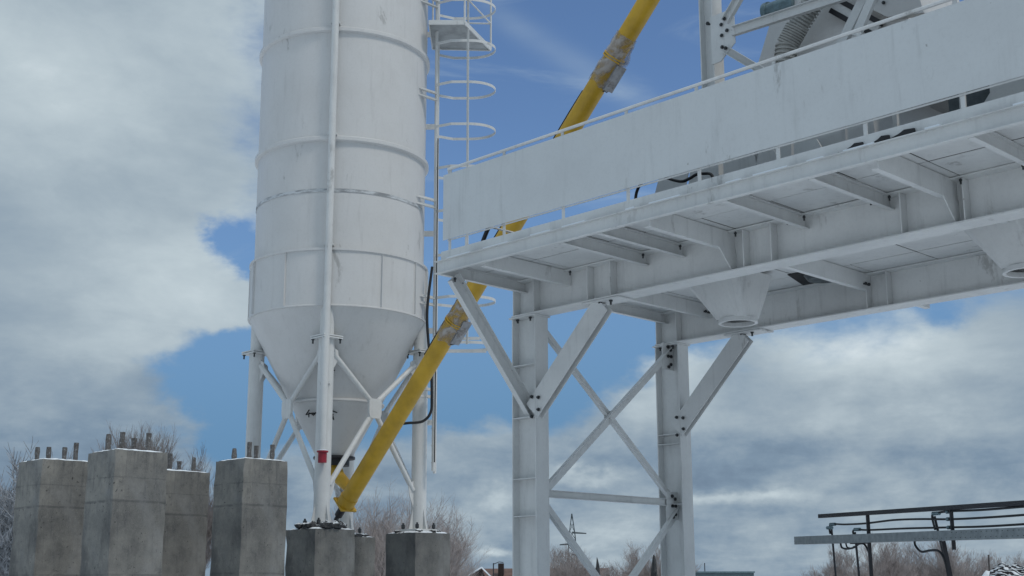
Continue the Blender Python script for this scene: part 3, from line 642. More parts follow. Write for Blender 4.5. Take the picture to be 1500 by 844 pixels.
# long side panel made of sheets
cuts = [-12.225, -10.24, -8.26, -6.20, -4.2, -2.2, U1]
pan = None
for x0, x1 in zip(cuts, cuts[1:]):
    m = MB(); n = 16; vs = []; rr = random.Random(int(x0 * 100))
    for k in (0, 1):
        for j in range(5):
            for i in range(n + 1):
                s_ = math.sin(i / n * math.pi) * .006 * rr.uniform(.6, 1.4) * (1 if 0 < j < 4 else .3)
                vs.append((x0 + (x1 - x0) * i / n, 10.728 - s_ + k * .004, 6.045 + .872 * j / 4))
    N1 = 5 * (n + 1)
    for j in range(4):
        for i in range(n):
            a = j * (n + 1) + i; m.f.append((a, a + 1, a + n + 2, a + n + 1)); m.f.append((N1 + a, N1 + a + n + 1, N1 + a + n + 2, N1 + a + 1)); m.sm += [True, True]
    base = len(m.v); m.v += vs
    for j in (0, 4):
        for i in range(n): a = j * (n + 1) + i; m.f.append((a, a + 1, N1 + a + 1, N1 + a)); m.sm.append(False)
    for i in (0, n):
        for j in range(4): a = j * (n + 1) + i; m.f.append((a, a + n + 1, N1 + a + n + 1, N1 + a)); m.sm.append(False)
    addp('side_panel', m, 'panel', label='flat pale sheet along the railing' if pan is None else None); pan = 1
rr = random.Random(77); u = -12.1
while u < -4:
    l = rr.uniform(.12, .5); addp('snow_remnant', MB().box((u, 10.685, 5.768), (u + l, 10.735, 5.786 + rr.uniform(.004, .014))), 'snow'); u += l + rr.uniform(.1, .7)
# bolts below the posts
bolts_at(PLT, EC, [(-12.12 + .995 * i + dx, 10.72, 5.748) for i in range(8) for dx in (0, .09)], (0, 0, 1), .018, .035)
for x0, l in ((-6.38, .22), (-6.08, .20), (-5.88, .26)):
    m = MB(); m.poly([(x0, 10.705, 5.79), (x0 + l, 10.705, 5.79), (x0 + l, 10.70, 5.83), (x0 + l * .6, 10.70, 5.84), (x0 + l * .4, 10.70, 5.815)], (0, .02, 0)); addp('torn_gasket', m, 'dark')
# far side stubs
# ---- discharge chutes between the girders
def chute(uc):
    """square inlet drawn down to a round outlet"""
    zt, zb = 5.70, 5.10; vc = 13.80; n = 32; m = MB(); vs = []
    for inn in (0, .010):
        for j in range(2):
            for k in range(n):
                a = 2 * math.pi * (k + .5) / n; c_, s_ = math.cos(a), math.sin(a)
                if j == 0: q1 = (.46 - inn) / max(abs(c_), abs(s_)); x, y, z = uc + c_ * q1, vc + s_ * q1, zt
                else:
                    e = 4.0; q1 = (.225 - inn) / (abs(c_) ** e + abs(s_) ** e) ** (1 / e); x, y, z = uc + .15 + c_ * q1, vc + s_ * q1, zb
                vs.append((x, y, z))
    m.add(vs, [(k, (k + 1) % n, n + (k + 1) % n, n + k) for k in range(n)] + [(2 * n + k, 3 * n + k, 3 * n + (k + 1) % n, 2 * n + (k + 1) % n) for k in range(n)])
    C1 = addp('discharge_chute', m)
    m = MB(); m.lathe((uc + .15, vc), [(.235, zb + .01), (.255, zb + .008), (.255, zb - .045), (.215, zb - .045), (.215, zb + .01), (.235, zb + .01)], 32); addp('chute_rim', m, 'steel', C1)
    m = MB(); m.box((uc + .15 - .14, vc - .15, zb + .05), (uc + .15 + .15, vc + .13, zb + .06)); addp('rubber_flap', m, 'dark', C1)
chute(-10.06); chute(-6.20)
# near-black plate for the shade in a deck opening, with a machine foot
m = MB(); m.poly([(-9.55, 14.45, 5.750), (-8.86, 14.45, 5.750), (-8.86, 15.12, 5.750), (-9.75, 15.12, 5.750)], (0, 0, .008)); addp('opening_shade_plate', m, 'seam')
m = MB(); m.lathe((-9.22, 14.78), [(.0, 5.70), (.20, 5.68), (.25, 5.748)], 24); addp('floor_outlet', m, 'greysteel')

# foundation slabs of the platform columns
for i, (u_, v_) in enumerate(((-12.22, VN), (-12.22, VF), (-2.2, VN), (-2.2, VF))):
    pass

# ================================================================ TOWER FRAME over the platform
TF = Thing('tower_frame', -8.95, 12.27, ZD + .02, label='white bolted steel frame standing on the platform behind the panel', cat='steel frame')
m = MB(); m.ibeam((-9.03, 12.27, ZD + .025), (-9.03, 12.27, 10.2), .20, .20, (1, 0, 0), .014, .010); tc_ = TF.part('frame_column', m, 'steel')
m = MB(); m.ibeam((-4.9, 12.27, ZD + .025), (-4.9, 12.27, 10.2), .20, .20, (1, 0, 0), .014, .010); TF.part('frame_column', m, 'steel')
for u in (-9.03, -4.9):
    m = MB(); m.ibeam((u, 15.28, ZD + .025), (u, 15.28, 10.2), .20, .20, (1, 0, 0), .014, .010); TF.part('frame_column', m, 'steel')
gpl = MB(); gpl.poly([(-8.95, 12.155, 7.88), (-8.82, 12.155, 7.88), (-8.60, 12.155, 8.06), (-8.60, 12.155, 8.40), (-8.68, 12.155, 8.50), (-8.95, 12.155, 8.50)], (0, .012, 0)); GP = TF.part('gusset_plate', gpl, 'steel')
bolts_at(TF, GP, [(-8.73, 12.145, 8.40), (-8.78, 12.145, 8.34), (-8.70, 12.145, 8.24), (-8.78, 12.145, 8.20), (-8.78, 12.145, 8.05), (-8.73, 12.145, 8.02)], (0, -1, 0), .024, .02)
bolts_at(TF, tc_, [(-8.98, 12.15, 8.42)], (0, -1, 0), .024, .03)
for p, q_, w in (((-8.62, 8.20), (-5.0, 8.06), .12), ((-8.72, 8.36), (-7.6, 9.6), .11), ((-8.75, 8.02), (-7.9, 7.3), .09), ((-6.0, 9.3), (-7.35, 7.4), .11)):
    m = MB(); m.channel((p[0], 12.17, p[1]), (q_[0], 12.17, q_[1]), w, .06, (0, 0, 1), .008, 1); TF.part('diagonal_brace', m, 'steel')
m = MB(); m.bar((-7.0, 12.1, 7.42), (-4.9, 12.1, 7.42), .10, .06); TF.part('frame_beam', m, 'steel')
for p, q_, w in (((-5.9, 9.2), (-6.9, 7.55), .10), ((-6.9, 8.9), (-5.0, 8.35), .08), ((-5.6, 7.0), (-5.6, 9.4), .08), ((-5.35, 7.0), (-5.35, 9.4), .05)):
    m = MB(); m.channel((p[0], 11.98, p[1]), (q_[0], 11.98, q_[1]), w, .05, (0, 0, 1) if abs(p[0] - q_[0]) > .01 else (1, 0, 0), .008, 1); TF.part('diagonal_brace', m, 'steel')
for z in (9.9,):
    for (p, q_) in (((-9.03, 12.27), (-4.9, 12.27)), ((-9.03, 15.28), (-4.9, 15.28)), ((-9.03, 12.27), (-9.03, 15.28)), ((-4.9, 12.27), (-4.9, 15.28))):
        m = MB(); m.ibeam((*p, z), (*q_, z), .2, .12, (0, 0, 1)); TF.part('frame_beam', m, 'steel')

# ================================================================ MIXER on the platform
MX = Thing('concrete_mixer', -7.4, 13.7, ZD + .02, label='white concrete mixer with sloping hood and ribbed hose behind the panel', cat='mixer')
m = MB(); zt = ZD + .03                        # twin trough body with round bottom
prof = []
for i in range(13): a = math.pi + math.pi * i / 12; prof.append((13.15 + .55 * math.cos(a), 6.75 + .55 * math.sin(a)))
for i in range(13): a = math.pi + math.pi * i / 12; prof.append((14.25 + .55 * math.cos(a), 6.75 + .55 * math.sin(a)))
prof += [(14.8, 7.3), (12.6, 7.3)]
vs = [(-8.9, y, z) for y, z in prof] + [(-7.1, y, z) for y, z in prof]; n = len(prof)
m.add(vs, [(i, (i + 1) % n, n + (i + 1) % n, n + i) for i in range(n)] + [tuple(range(n - 1, -1, -1)), tuple(range(n, 2 * n))]); MX.part('mixing_trough', m, 'silo')
for u in (-8.6, -7.3):
    m = MB(); m.box((u - .08, 12.55, zt), (u + .08, 14.85, 6.45)); MX.part('support_foot', m, 'steel')
# hood: tapered housing leaning over the trough
m = MB(); bt = [(-9.0, 12.75), (-6.6, 12.75), (-6.6, 14.7), (-9.0, 14.7)]; tp = [(-8.42, 13.0), (-6.9, 13.0), (-6.9, 14.3), (-8.42, 14.3)]
m.add([(x, y, 7.3) for x, y in bt] + [(x, y, 9.15) for x, y in tp], [(i, (i + 1) % 4, 4 + (i + 1) % 4, 4 + i) for i in range(4)] + [(3, 2, 1, 0), (4, 5, 6, 7)]); hood = MX.part('hood', m, 'silo', bevel=.01)
m = MB(); m.tube([(-7.62, 12.68, 8.75), (-7.80, 12.62, 8.45), (-8.02, 12.6, 8.2), (-8.16, 12.58, 8.0), (-8.24, 12.58, 7.6)], .115, 20); hs = MX.part('ribbed_hose', m, 'hose')
hp = [Vector(p) for p in ((-7.62, 12.68, 8.75), (-7.80, 12.62, 8.45), (-8.02, 12.6, 8.2), (-8.16, 12.58, 8.0), (-8.24, 12.58, 7.6))]
rb = MB()
for p0, p1 in zip(hp, hp[1:]):
    for k in range(8):
        c_ = p0.lerp(p1, k / 8); d_ = (p1 - p0).normalized(); rb.tube([c_ - d_ * .011, c_ + d_ * .011], .138, 18)
MX.part('hose_ribs', rb, 'hose', hs)
# slotted guard and round inspection cover with bolts
g_ = Vector((-7.62, 12.80, 8.42)); h_ = Vector((-7.06, 12.78, 7.92))
for k in (-1, 1):
    m = MB(); o = Vector((.05, 0, .055)) * k; m.bar(g_ + o, h_ + o, .06, .05, (0, 0, 1)); MX.part('drive_slot', m, 'darksteel')
m = MB(); m.bar(g_, h_, .20, .03, (0, 0, 1)); MX.part('drive_guard', m, 'silo')
m = MB(); m.poly([(-7.45, 12.70, 8.75), (-6.60, 12.70, 8.62), (-6.45, 12.70, 7.9), (-6.9, 12.70, 8.0), (-7.2, 12.70, 8.25)], (0, .12, 0)); cv = MX.part('end_cover', m, 'silo')
bolts_at(MX, cv, [(-7.42 + .1 * i, 12.69, 8.58 - .085 * i + .02 * (i % 2)) for i in range(6)], (0, -1, 0), .022, .02)
m = MB(); m.tube([(-8.65, 13.0, 8.72), (-8.25, 13.0, 8.72)], .13, 16); m.tube([(-8.7, 13.0, 8.72), (-8.64, 13.0, 8.72)], .15, 16); MX.part('vibrator_motor', m, 'galv')
# items glimpsed between panel and deck
def bx(name, u0_, u1_, v, z0_, z1_, m_='midgrey', th=.2):
    m = MB(); m.box((u0_, v, z0_), (u1_, v + th, z1_)); MX.part(name, m, m_)
m = MB(); m.poly([(-10.0, 12.5, 6.18), (-9.35, 12.5, 6.62), (-8.9, 12.5, 6.62), (-8.9, 12.5, 5.80), (-9.9, 12.5, 5.80)], (0, .5, 0)); MX.part('feed_chute', m, 'midgrey')
m = MB(); m.poly([(-8.2, 12.45, 5.80), (-7.3, 12.45, 5.80), (-7.75, 12.45, 6.7), (-8.3, 12.45, 6.7)], (0, .03, 0)); MX.part('support_web', m, 'steel')
m = MB(); m.poly([(-6.4, 12.45, 5.80), (-5.1, 12.45, 5.80), (-5.1, 12.45, 6.75), (-5.6, 12.45, 6.75)], (0, .03, 0)); MX.part('support_web', m, 'steel')
for p4 in ([(-9.75, 5.8), (-9.25, 5.8), (-9.0, 6.6), (-9.45, 6.6)], [(-9.15, 5.8), (-8.62, 5.8), (-8.62, 6.6), (-9.0, 6.6)], [(-8.55, 5.8), (-8.25, 5.8), (-8.02, 6.6), (-8.55, 6.6)], [(-8.0, 5.8), (-7.55, 5.8), (-7.95, 6.6), (-8.15, 6.6)], [(-5.35, 5.8), (-4.85, 5.8), (-4.85, 6.6), (-5.35, 6.6)]):
    MX.part('light_catch_plate', MB().poly([(u_, 11.75, z_) for u_, z_ in p4], (0, .01, 0)), 'steel')  # pale plates added close behind the panel gap to catch light
for u_ in (-7.62, -6.95, -6.35, -5.62, -4.6): MX.part('frame_post', MB().bar((u_, 11.7, 5.79), (u_ + .02, 11.7, 6.9), .05, .05, (1, 0, 0)), 'steel')
for z_ in (6.15,): MX.part('frame_rail', MB().bar((-5.75, 11.68, z_), (-3.5, 11.68, z_), .04, .05), 'steel')
bx('gear_housing', -6.35, -5.75, 12.9, 6.3, 7.0, 'greysteel', .5); bx('gear_housing', -5.5, -4.3, 12.6, 5.9, 7.5, 'steel', .6); bx('control_cabinet', -5.2, -3.2, 12.4, 6.0, 8.3, 'steel', .5)
m = MB(); m.tube([(-5.9, 12.55, 6.9), (-5.9, 12.55, 7.75)], .05, 12); MX.part('lubrication_pipe', m, 'greysteel')
wire('power_cable', 'black cable loop showing under the panel in front of the mixer', [PW(-9.25, 11.4, 6.40), PW(-9.11, 11.4, 6.32), PW(-9.0, 11.4, 6.26), PW(-8.87, 11.4, 6.215), PW(-8.75, 11.4, 6.23), PW(-8.67, 11.4, 6.25), PW(-8.58, 11.4, 6.24), PW(-8.45, 11.4, 6.18), PW(-8.4, 11.4, 5.9)], .018)
wire('power_cable', 'short black cable hanging below the panel left of the mixer', [PW(-9.40, 11.4, 6.5), PW(-9.47, 11.4, 6.34), PW(-9.53, 11.4, 6.28), PW(-9.57, 11.4, 6.16), PW(-9.57, 11.4, 5.85)], .018)
wire('power_cable', 'black cable beside the yellow screw seen between panel and deck', [PW(-12.55, 11.9, 6.62), PW(-12.7, 11.9, 6.4), PW(-12.8, 11.9, 6.2), PW(-12.95, 11.9, 5.9)], .03)

# ================================================================ CABLE TRAY AND PIPES (lower right)
A1, B1 = Vector((3.437, 16.342, 2.226)), Vector((4.466, 11.676, 2.112)); tdir = (B1 - A1); tl = tdir.length; td = tdir.normalized()
th_rot = math.atan2(-td.x, td.y)
def along(t, off=0, z=0):                   # t metres along the tray from its far end; off sideways (to the left, towards the camera)
    p = A1 + td * t; s_ = Vector((td.y, -td.x, 0)).normalized(); return p + s_ * off + Vector((0, 0, z))
RK = empty('pipe_rack', (A1.x, A1.y, 0), 0, label='galvanised cable tray and black steel rail on thin posts with hydraulic pipes', cat='pipe rack')
def rk(name, mb, m, parent=None, label=None):
    o = mb.build(name, m, parent or RK, 0, (A1.x, A1.y, 0))
    if label: o['label'] = label
    return o
LT = 7.5
m = MB(); m.channel(along(0, 0, .045), along(LT, 0, .045 + .05 * 0), .094, .16, (0, 0, 1), .003, -1); tray = rk('cable_tray', m, 'tray')
pd = MB(); 
for row in (.02, .07):
    k = 3.6 if row > .05 else 2.9
    while k < LT:
        c_ = along(k, .0035, row); c2 = along(k + .012, .0035, row); c_2 = along(k, -.0035, row); c3 = along(k + .012, -.0035, row)
        for a, b1 in ((c_, c2), (c_2, c3)): pd.bar(a, b1, .006, .002, (0, 0, 1))
        k += .085
rk('tray_perforations', pd, 'dark', tray)
top = MB(); P0 = along(.62, -.06); P0.z = 2.531; P1 = along(4.68, -.06); P1.z = 2.419; P2 = P1 + (P1 - P0).normalized() * 3
top.bar(P0, P2, .045, .045); rk('top_rail', top, 'darksteel')
def px_post(t, off, z0, z1, r, name='post', tilt=(0, 0), m='darksteel', square=True):
    a = along(t, off); p = Vector((a.x + tilt[0], a.y, z0)); q_ = Vector((a.x + tilt[1], a.y, z1)); b = MB()
    b.bar(p, q_, r * 2, r * 2, (1, 0, 0)) if square else b.tube([p, q_], r, 8)
    return rk(name, b, m)
def T(px):                                  # metres along the tray for a measured station 0..337
    x = px - 1163.0; return tl * (x / 337) * 16.7 / (12.5 + (16.7 - 12.5) * (x / 337)) * 12.5 / 16.7 if False else tl * x * 12.5 / (337 * 12.5 + (16.7 - 12.5) * (337 - x)) * 1.0 if False else tl * (x * 16.7) / (337 * 12.5 + x * (16.7 - 12.5))
px_post(1.81, -.06, 0, 2.49, .017); px_post(3.52, -.06, 2.05, 2.44, .015)
px_post(.87, -.08, 0, 2.39, .012, 'drop_pipe', tilt=(.08, 0), square=False); px_post(1.45, -.08, 0, 2.31, .013, 'drop_pipe', tilt=(.08, 0), square=False)
px_post(3.17, -.08, 0, 2.39, .013, 'drop_pipe', tilt=(.40, 0), square=False); px_post(3.33, -.06, 0, 2.14, .019, tilt=(.28, 0))
def pipe(pts, r=.014, nm='hydraulic_pipe', m_='dark'):
    P_ = [Vector(p) for p in pts]; out = []
    for i in range(len(P_) - 1):
        a = P_[max(i - 1, 0)]; b1 = P_[i]; c1 = P_[i + 1]; d1 = P_[min(i + 2, len(P_) - 1)]
        for k in range(6):
            t = k / 6; out.append(.5 * ((2 * b1) + (c1 - a) * t + (2 * a - 5 * b1 + 4 * c1 - d1) * t * t + (3 * b1 - a - 3 * c1 + d1) * t ** 3))
    out.append(P_[-1]); return rk(nm, MB().tube(out, r, 8), m_)
def al(t, z, off=-.06): a = along(t, off); return (a.x, a.y, z)
pipe([al(.87, 2.316), al(.86, 2.395), al(.96, 2.421), al(1.27, 2.403), al(1.76, 2.390), al(2.37, 2.393), al(2.92, 2.374), al(3.5, 2.342), al(4.04, 2.326), al(4.68, 2.315), al(6, 2.30), al(7.5, 2.29)], .011)
pipe([al(1.45, 2.28), al(1.45, 2.325), al(1.55, 2.333), al(1.84, 2.315), al(2.65, 2.294), al(3.56, 2.262), al(4.04, 2.246), al(4.68, 2.235), al(6, 2.22), al(7.5, 2.21)], .011)
pipe([al(3.2, 2.255), al(3.16, 2.384), al(3.23, 2.414), al(3.5, 2.418), al(4.04, 2.398), al(4.68, 2.387), al(6, 2.37), al(7.5, 2.36)], .011)
for t_, z in ((.865, 2.385), (.95, 2.42), (1.55, 2.334), (3.24, 2.412)):
    m = MB(); p = Vector(al(t_, z)); m.tube([p - td * .06, p + td * .06], .02, 8); rk('pipe_elbow', m, 'galv')
for z in (2.415, 2.345, 2.265):
    p = Vector(al(3.46, z)); m = MB(); m.tube([p - td * .02, p + td * .02], .02, 8); rk('pipe_clamp', m, 'galv')
pipe([al(2.79, 2.185), al(2.79, 2.12), al(2.90, 2.052), al(3.08, 2.058), al(3.24, 2.045), al(3.33, 1.965), al(3.38, 1.80)], .012)
pipe([al(1.12, 2.20), al(1.15, 2.15), al(1.27, 2.131), al(1.45, 2.141), al(1.57, 2.175), al(1.70, 2.163), al(1.80, 2.06)], .011)
pipe([al(1.25, 2.20), al(1.28, 2.15), al(1.38, 2.135), al(1.45, 2.15)], .009)
m = MB(); m.bar(al(1.38, 2.195), al(1.82, 2.185), .03, .03); rk('bracket_arm', m, 'darksteel')

# ================================================================ BACKGROUND
def ray_at(px, Y, z):            # ground position at distance Y for a measured bearing
    return Vector(((px - 750) / 1926.95 * (Y * 1.0) * .985, Y, z))
def grow(rnd, trunk, crown, p, d, L, r, lvl, maxl, up=.25, spread=.6, split=.30, twig=.010):
    n = 3; pts = [p.copy()]; q_ = p.copy(); dd = d.copy()
    for i in range(n):
        dd = (dd + Vector((rnd.uniform(-1, 1), rnd.uniform(-1, 1), rnd.uniform(-.6, 1) * up)) * .16).normalized(); q_ = q_ + dd * L / n; pts.append(q_.copy())
    rs = [r * (1 - .45 * i / n) for i in range(n + 1)]
    (trunk if lvl < 2 else crown).tube(pts, rs, 5 if lvl < 2 else 3, False)
    if lvl >= maxl: return
    k = rnd.choice((3, 3, 4)) if lvl < maxl - 1 else 5
    for i in range(k):
        t = rnd.uniform(split, 1.0); j = min(int(t * n), n - 1); base = pts[j].lerp(pts[j + 1], t * n - j)
        ax_ = Vector((rnd.uniform(-1, 1), rnd.uniform(-1, 1), rnd.uniform(-.25, .7))).normalized()
        nd = (dd * (1 - spread) + ax_ * spread + Vector((0, 0, up))).normalized()
        grow(rnd, trunk, crown, base, nd, L * rnd.uniform(.55, .8), max(twig, r * .48), lvl + 1, maxl, up, spread, .15, twig)
    grow(rnd, trunk, crown, pts[-1], (dd + Vector((0, 0, .15))).normalized(), L * .72, max(twig, r * .55), lvl + 1, maxl, up, spread, .15, twig)
def tree_mesh(seed, H, maxl, stems=1, spread=.55, up=.3, twig=.012, r=None, lean=0, first=.33):
    rnd = random.Random(seed); tr = MB(); cr = MB()
    for s_ in range(stems):
        an = rnd.uniform(0, 6.28); p = Vector((math.cos(an), math.sin(an), 0)) * (.25 * (stems > 1)); d = Vector((math.cos(an) * .22 * (stems > 1) + lean, math.sin(an) * .22 * (stems > 1), 1)).normalized()
        grow(rnd, tr, cr, p, d, H * first, r or H * .016, 0, maxl, up, spread, .5, twig)
    zm = max(v[2] for v in cr.v); k = H / zm
    for b_ in (tr, cr): b_.v = [(x * k, y * k, z * k) for x, y, z in b_.v]
    return tr, cr
protos = {}
def tree(key, px, Y, H, rz, label, group=None, name='bare_tree', cat='tree', tm='bark', cm='twig', **kw):
    loc = ray_at(px, Y, 0)
    if key not in protos:
        tr, cr = tree_mesh(H=H, **kw); e = empty(name, loc, rz); tr.build('trunk', tm, e); cr.build('crown', cm, e); protos[key] = (e, H)
    else:
        e = copy_tree(protos[key][0]); e.location = loc; e.rotation_euler = (0, 0, rz); s_ = H / protos[key][1]; e.scale = (s_, s_, s_)
    for k_ in ('label', 'category', 'group'):
        if k_ in e: del e[k_]
    tag(e, label, cat, group); return e
tg = 'bare winter trees beyond the site'
tree('A', 182, 78, 12.1, .3, 'tall grey bare tree rising behind the largest concrete pillar', tg, seed=5, maxl=6, spread=.42, up=.30, twig=.007, stems=1, first=.30)
tree('A', 214, 80, 11.7, 3.6, 'right half of the tall grey bare crown above the largest concrete pillar', tg)
tree('A', 262, 84, 11.6, 2.2, 'slender bare tree above the dark streaked pillar, right of the taller one', tg)
tree('A', 288, 70, 8.6, 1.2, 'thin bare treetop showing between the third and fourth concrete pillars', tg)
tree('B', -6, 34, 5.6, .4, 'snow dusted bare tree cut off by the left edge of the photo', tg, cm='twigsnow', seed=11, maxl=5, stems=3, spread=.6, up=.2, twig=.010)
tree('B', 22, 46, 5.9, 2.4, 'snow dusted bush just left of the leftmost concrete pillar', tg)
tree('C', 572, 42, 5.4, .9, 'many stemmed bare tree standing between the silo foundations', tg, seed=21, maxl=5, stems=4, spread=.58, up=.16, twig=.0035, cm='twigbrown', r=.075, first=.36)
tree('C', 538, 50, 5.2, 2.9, 'small bare tree just right of the front silo leg', tg)
tree('C', 628, 52, 5.2, 4.4, 'bare tree showing behind the right silo leg', tg)
tree('C', 600, 60, 6.2, 5.2, 'pinkish brown bare tree between silo legs, farther than its neighbours', tg)
tree('C', 676, 60, 3.6, .2, 'low bare twigs beside the right silo foundation', tg)
bg_ = 'brown bare bushes along the horizon'
tree('D', 828, 62, 4.0, .2, 'brown bare bush right of the near platform column below the pylon', bg_, name='bare_bush', cat='bush', cm='twigbrown', seed=31, maxl=5, stems=3, spread=.58, up=.25, twig=.0045, r=.04)
for i, (px_, Y, H, lb) in enumerate([
        (815, 66, 4.2, 'brown bush touching the near platform column'), (848, 58, 3.3, 'brown bush between the pylon and the cross brace'), (868, 70, 2.9, 'low brown bush under the foot of the cross brace'),
        (905, 64, 3.3, 'pale brown bush left of the far platform column'), (930, 60, 3.7, 'brown bush just left of the far platform column'), (952, 58, 4.0, 'brown bush touching the far platform column'), (888, 76, 3.4, 'faint brown bush in the crotch of the lower cross brace'),
        (1196, 62, 3.0, 'low brown bush under the left end of the cable tray'), (1225, 60, 3.9, 'brown bush behind the two thin drop pipes'), (1262, 60, 3.6, 'brown bush behind the thick rack post'), (1290, 56, 4.2, 'tall brown bush right of the thick rack post'),
        (1312, 62, 4.2, 'pale brown bush in the middle under the cable tray'), (1350, 60, 4.0, 'brown bush left of the curved hose'), (1378, 58, 4.2, 'brown bush behind the slanting post'), (1405, 64, 3.7, 'brown bush right of the slanting post'),
        (1440, 70, 3.9, 'grey brown bush behind the thin pole'), (1465, 72, 3.9, 'grey brown bush above the snowy heap'), (1490, 74, 3.6, 'grey brown bush at the right edge of the photo')]):
    tree('D', px_, Y, H, i * 1.37 + .5, lb, bg_, name='bare_bush', cat='bush')

# lattice mast with arms
mp = ray_at(837, 140, 0); my = empty('power_pylon', mp, 0, label='thin dark lattice power pylon rising above the brown bushes', cat='pylon')
H = 9.8; m = MB()
for sx, sy in ((1, 1), (1, -1), (-1, 1), (-1, -1)): m.tube([(sx * .8, sy * .8, 0), (sx * .32, sy * .32, H - 2.3), (sx * .02, sy * .02, H)], .045, 4)
for k in range(12):
    z0_ = k * .8; w0 = .8 - .48 * z0_ / (H - 2.3) if z0_ < H - 2.3 else .3 * (H - z0_) / 2.3; z1_ = z0_ + .8; w1 = .8 - .48 * z1_ / (H - 2.3) if z1_ < H - 2.3 else .3 * (H - z1_) / 2.3
    for s_ in (1, -1): m.tube([(-w0, s_ * w0, z0_), (w1, s_ * w1, z1_)], .022, 3); m.tube([(w0, s_ * w0, z0_), (-w1, s_ * w1, z1_)], .022, 3)
m.build('mast', 'greysteel', my)
for z, s_, l in ((7.75, 1, 1.5), (6.6, -1, 1.3), (5.5, 1, 1.2)):
    MB().tube([(0, 0, z + .1), (s_ * l, 0, z)], [.11, .07], 5).build('cross_arm', 'greysteel', my)
# house, lamp, container, poles
hp_ = ray_at(712, 130, 0); ho = empty('house', hp_, R_(-8), label='low house with dark gable and long brown roof on the horizon', cat='house')
MB().box((-.6, -3, 0), (11.5, 3, 2.6)).build('wall', 'timber', ho)
rf = MB(); rf.add([(-.7, -3.3, 2.55), (-.7, 3.3, 2.55), (-.7, 0, 4.0), (11.8, -3.3, 2.55), (11.8, 3.3, 2.55), (11.8, 0, 4.0)], [(0, 3, 5, 2), (1, 2, 5, 4), (0, 1, 4, 3), (0, 2, 1), (3, 4, 5)]); rf.build('roof', 'roof', ho)
gb = MB(); gb.poly([(-1.1, -3.5, 2.2), (.5, -3.5, 2.9), (.1, -3.5, 3.95), (-1.4, -3.5, 3.1)], (0, .3, 0)); gb.build('gable', 'timber', ho)
sb = MB(); sb.bar((-1.5, -3.6, 3.1), (.1, -3.6, 4.05), .12, .1, (0, 0, 1)); sb.bar((.1, -3.6, 4.05), (1.2, -3.6, 3.0), .12, .1, (0, 0, 1)); sb.build('snowy_eave', 'snow', ho)
MB().box((1.4, -1.8, 3.0), (1.9, -1.3, 4.45)).build('chimney', 'timber', ho)
lp_ = ray_at(722, 120, 0); sl = empty('street_lamp', lp_, 0, label='small street lamp with a short arm beside the house roof', cat='street lamp')
MB().tube([(0, 0, 0), (0, 0, 4.3)], .05, 6).build('pole', 'darksteel', sl); MB().tube([(0, 0, 4.2), (.5, 0, 4.4), (.9, 0, 4.35)], .035, 6).build('lamp_arm', 'darksteel', sl)
pl_ = ray_at(752, 120, 0); tag(MB().tube([(0, 0, 0), (0, 0, 4.45)], .07, 6).build('wooden_pole', 'timber'), 'short dark wooden pole at the left side of the near platform column', 'pole').location = pl_
ct = ray_at(1018, 60, 0); co_ = empty('site_container', ct, R_(3), label='blue grey site container low on the horizon right of the far column', cat='container')
cm = MB(); x = -3.0
cm.box((-3.0, 0, .1), (2.56, 2.4, 2.52)); cm.build('container_body', 'container', co_)
cr_ = MB()
for k in range(26): cr_.box((-2.9 + k * .21, -.03, .3), (-2.8 + k * .21, -.002, 2.35))
cr_.build('corrugation', 'container', co_); MB().box((-3.03, -.05, 2.523), (2.6, 2.45, 2.59)).build('roof_edge', 'galv', co_)
MB().tube([(.55, 1, 2.6), (.55, 1, 2.98)], .02, 5).build('antenna', 'darksteel', co_)
for px_, Y, H, lb in ((1443, 55, 3.15, 'thin leaning pole behind the snowy heap'), (855, 60, 2.7, 'thin pale pole among the brown bushes under the cross brace')):
    o = MB().tube([(-.06, 0, 0), (.02, 0, H)], .035, 6).build('thin_pole', 'bark'); tag(o, lb, 'pole'); o.location = ray_at(px_, Y, 0)

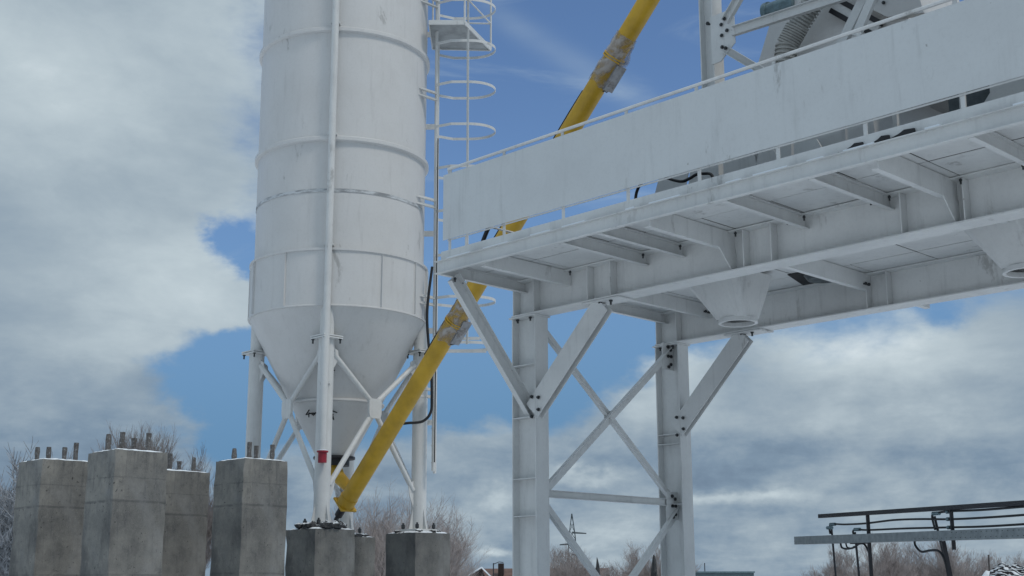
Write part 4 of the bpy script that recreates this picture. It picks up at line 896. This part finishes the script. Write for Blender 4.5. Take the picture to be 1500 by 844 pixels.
# snow streaked heaps
def heap(name, px, Y, w, h, seed, label, cat, sub=5, rough=.25, group=None, mt=None):
    rnd = random.Random(seed); bm = bmesh.new(); bmesh.ops.create_icosphere(bm, subdivisions=sub, radius=1)
    from mathutils import noise
    for v in bm.verts:
        n = noise.fractal(v.co * 2.3 + Vector((seed, 0, 0)), .9, 2.2, 5); v.co = Vector((v.co.x * w, v.co.y * w * .8, max(0, v.co.z) * h)) * (1 + n * rough)
    me = bpy.data.meshes.new(name); bm.to_mesh(me); bm.free(); me.materials.append(M[mt or 'heap']); o = bpy.data.objects.new(name, me); COL.objects.link(o); o.location = ray_at(px, Y, 0)
    tag(o, label, cat, group); return o
def heap_mat():
    m, t, b, o = mat('snow_streaked_spoil', .8)
    w = t.n.new('ShaderNodeTexWave'); w.wave_type = 'BANDS'; w.bands_direction = 'DIAGONAL'; w.inputs['Scale'].default_value = 3.6; w.inputs['Distortion'].default_value = 9; w.inputs['Detail'].default_value = 4; w.inputs['Detail Scale'].default_value = 1.6
    t.l.new(t.map(o, (1, 1, 2.2)), w.inputs[0]); k = t.sstep(w.outputs['Fac'], .42, .58)
    t.l.new(t.mix(k, (.016, .016, .02, 1), (.70, .74, .78, 1)), b.inputs['Base Color']); bump(t, b, w.outputs['Fac'], .8, .05); return m
M['heap'] = heap_mat()
heap('spoil_heap', 1482, 22, .95, 2.08, 4, 'black heap streaked with snow at the bottom right corner', 'heap', 5, .12)
o = heap('snow_mound', 1452, 23, .75, 1.93, 9, 'smooth pale snow mound left of the black streaked heap', 'snow mound', 4, .10, mt='snow')
hg = 'dark snowy clods between the platform columns'
heap('earth_clod', 956, 26, .17, 2.07, 2, 'largest dark clod with snow, next to the far platform column', 'clod', 4, .2, hg, 'mortar')
heap('earth_clod', 872, 26, .16, 1.97, 5, 'dark clod with white snow spots below the cross brace', 'clod', 4, .25, hg, 'mortar')
heap('earth_clod', 917, 28, .10, 1.93, 7, 'smallest dark clod between its two larger neighbours', 'clod', 4, .2, hg, 'mortar')
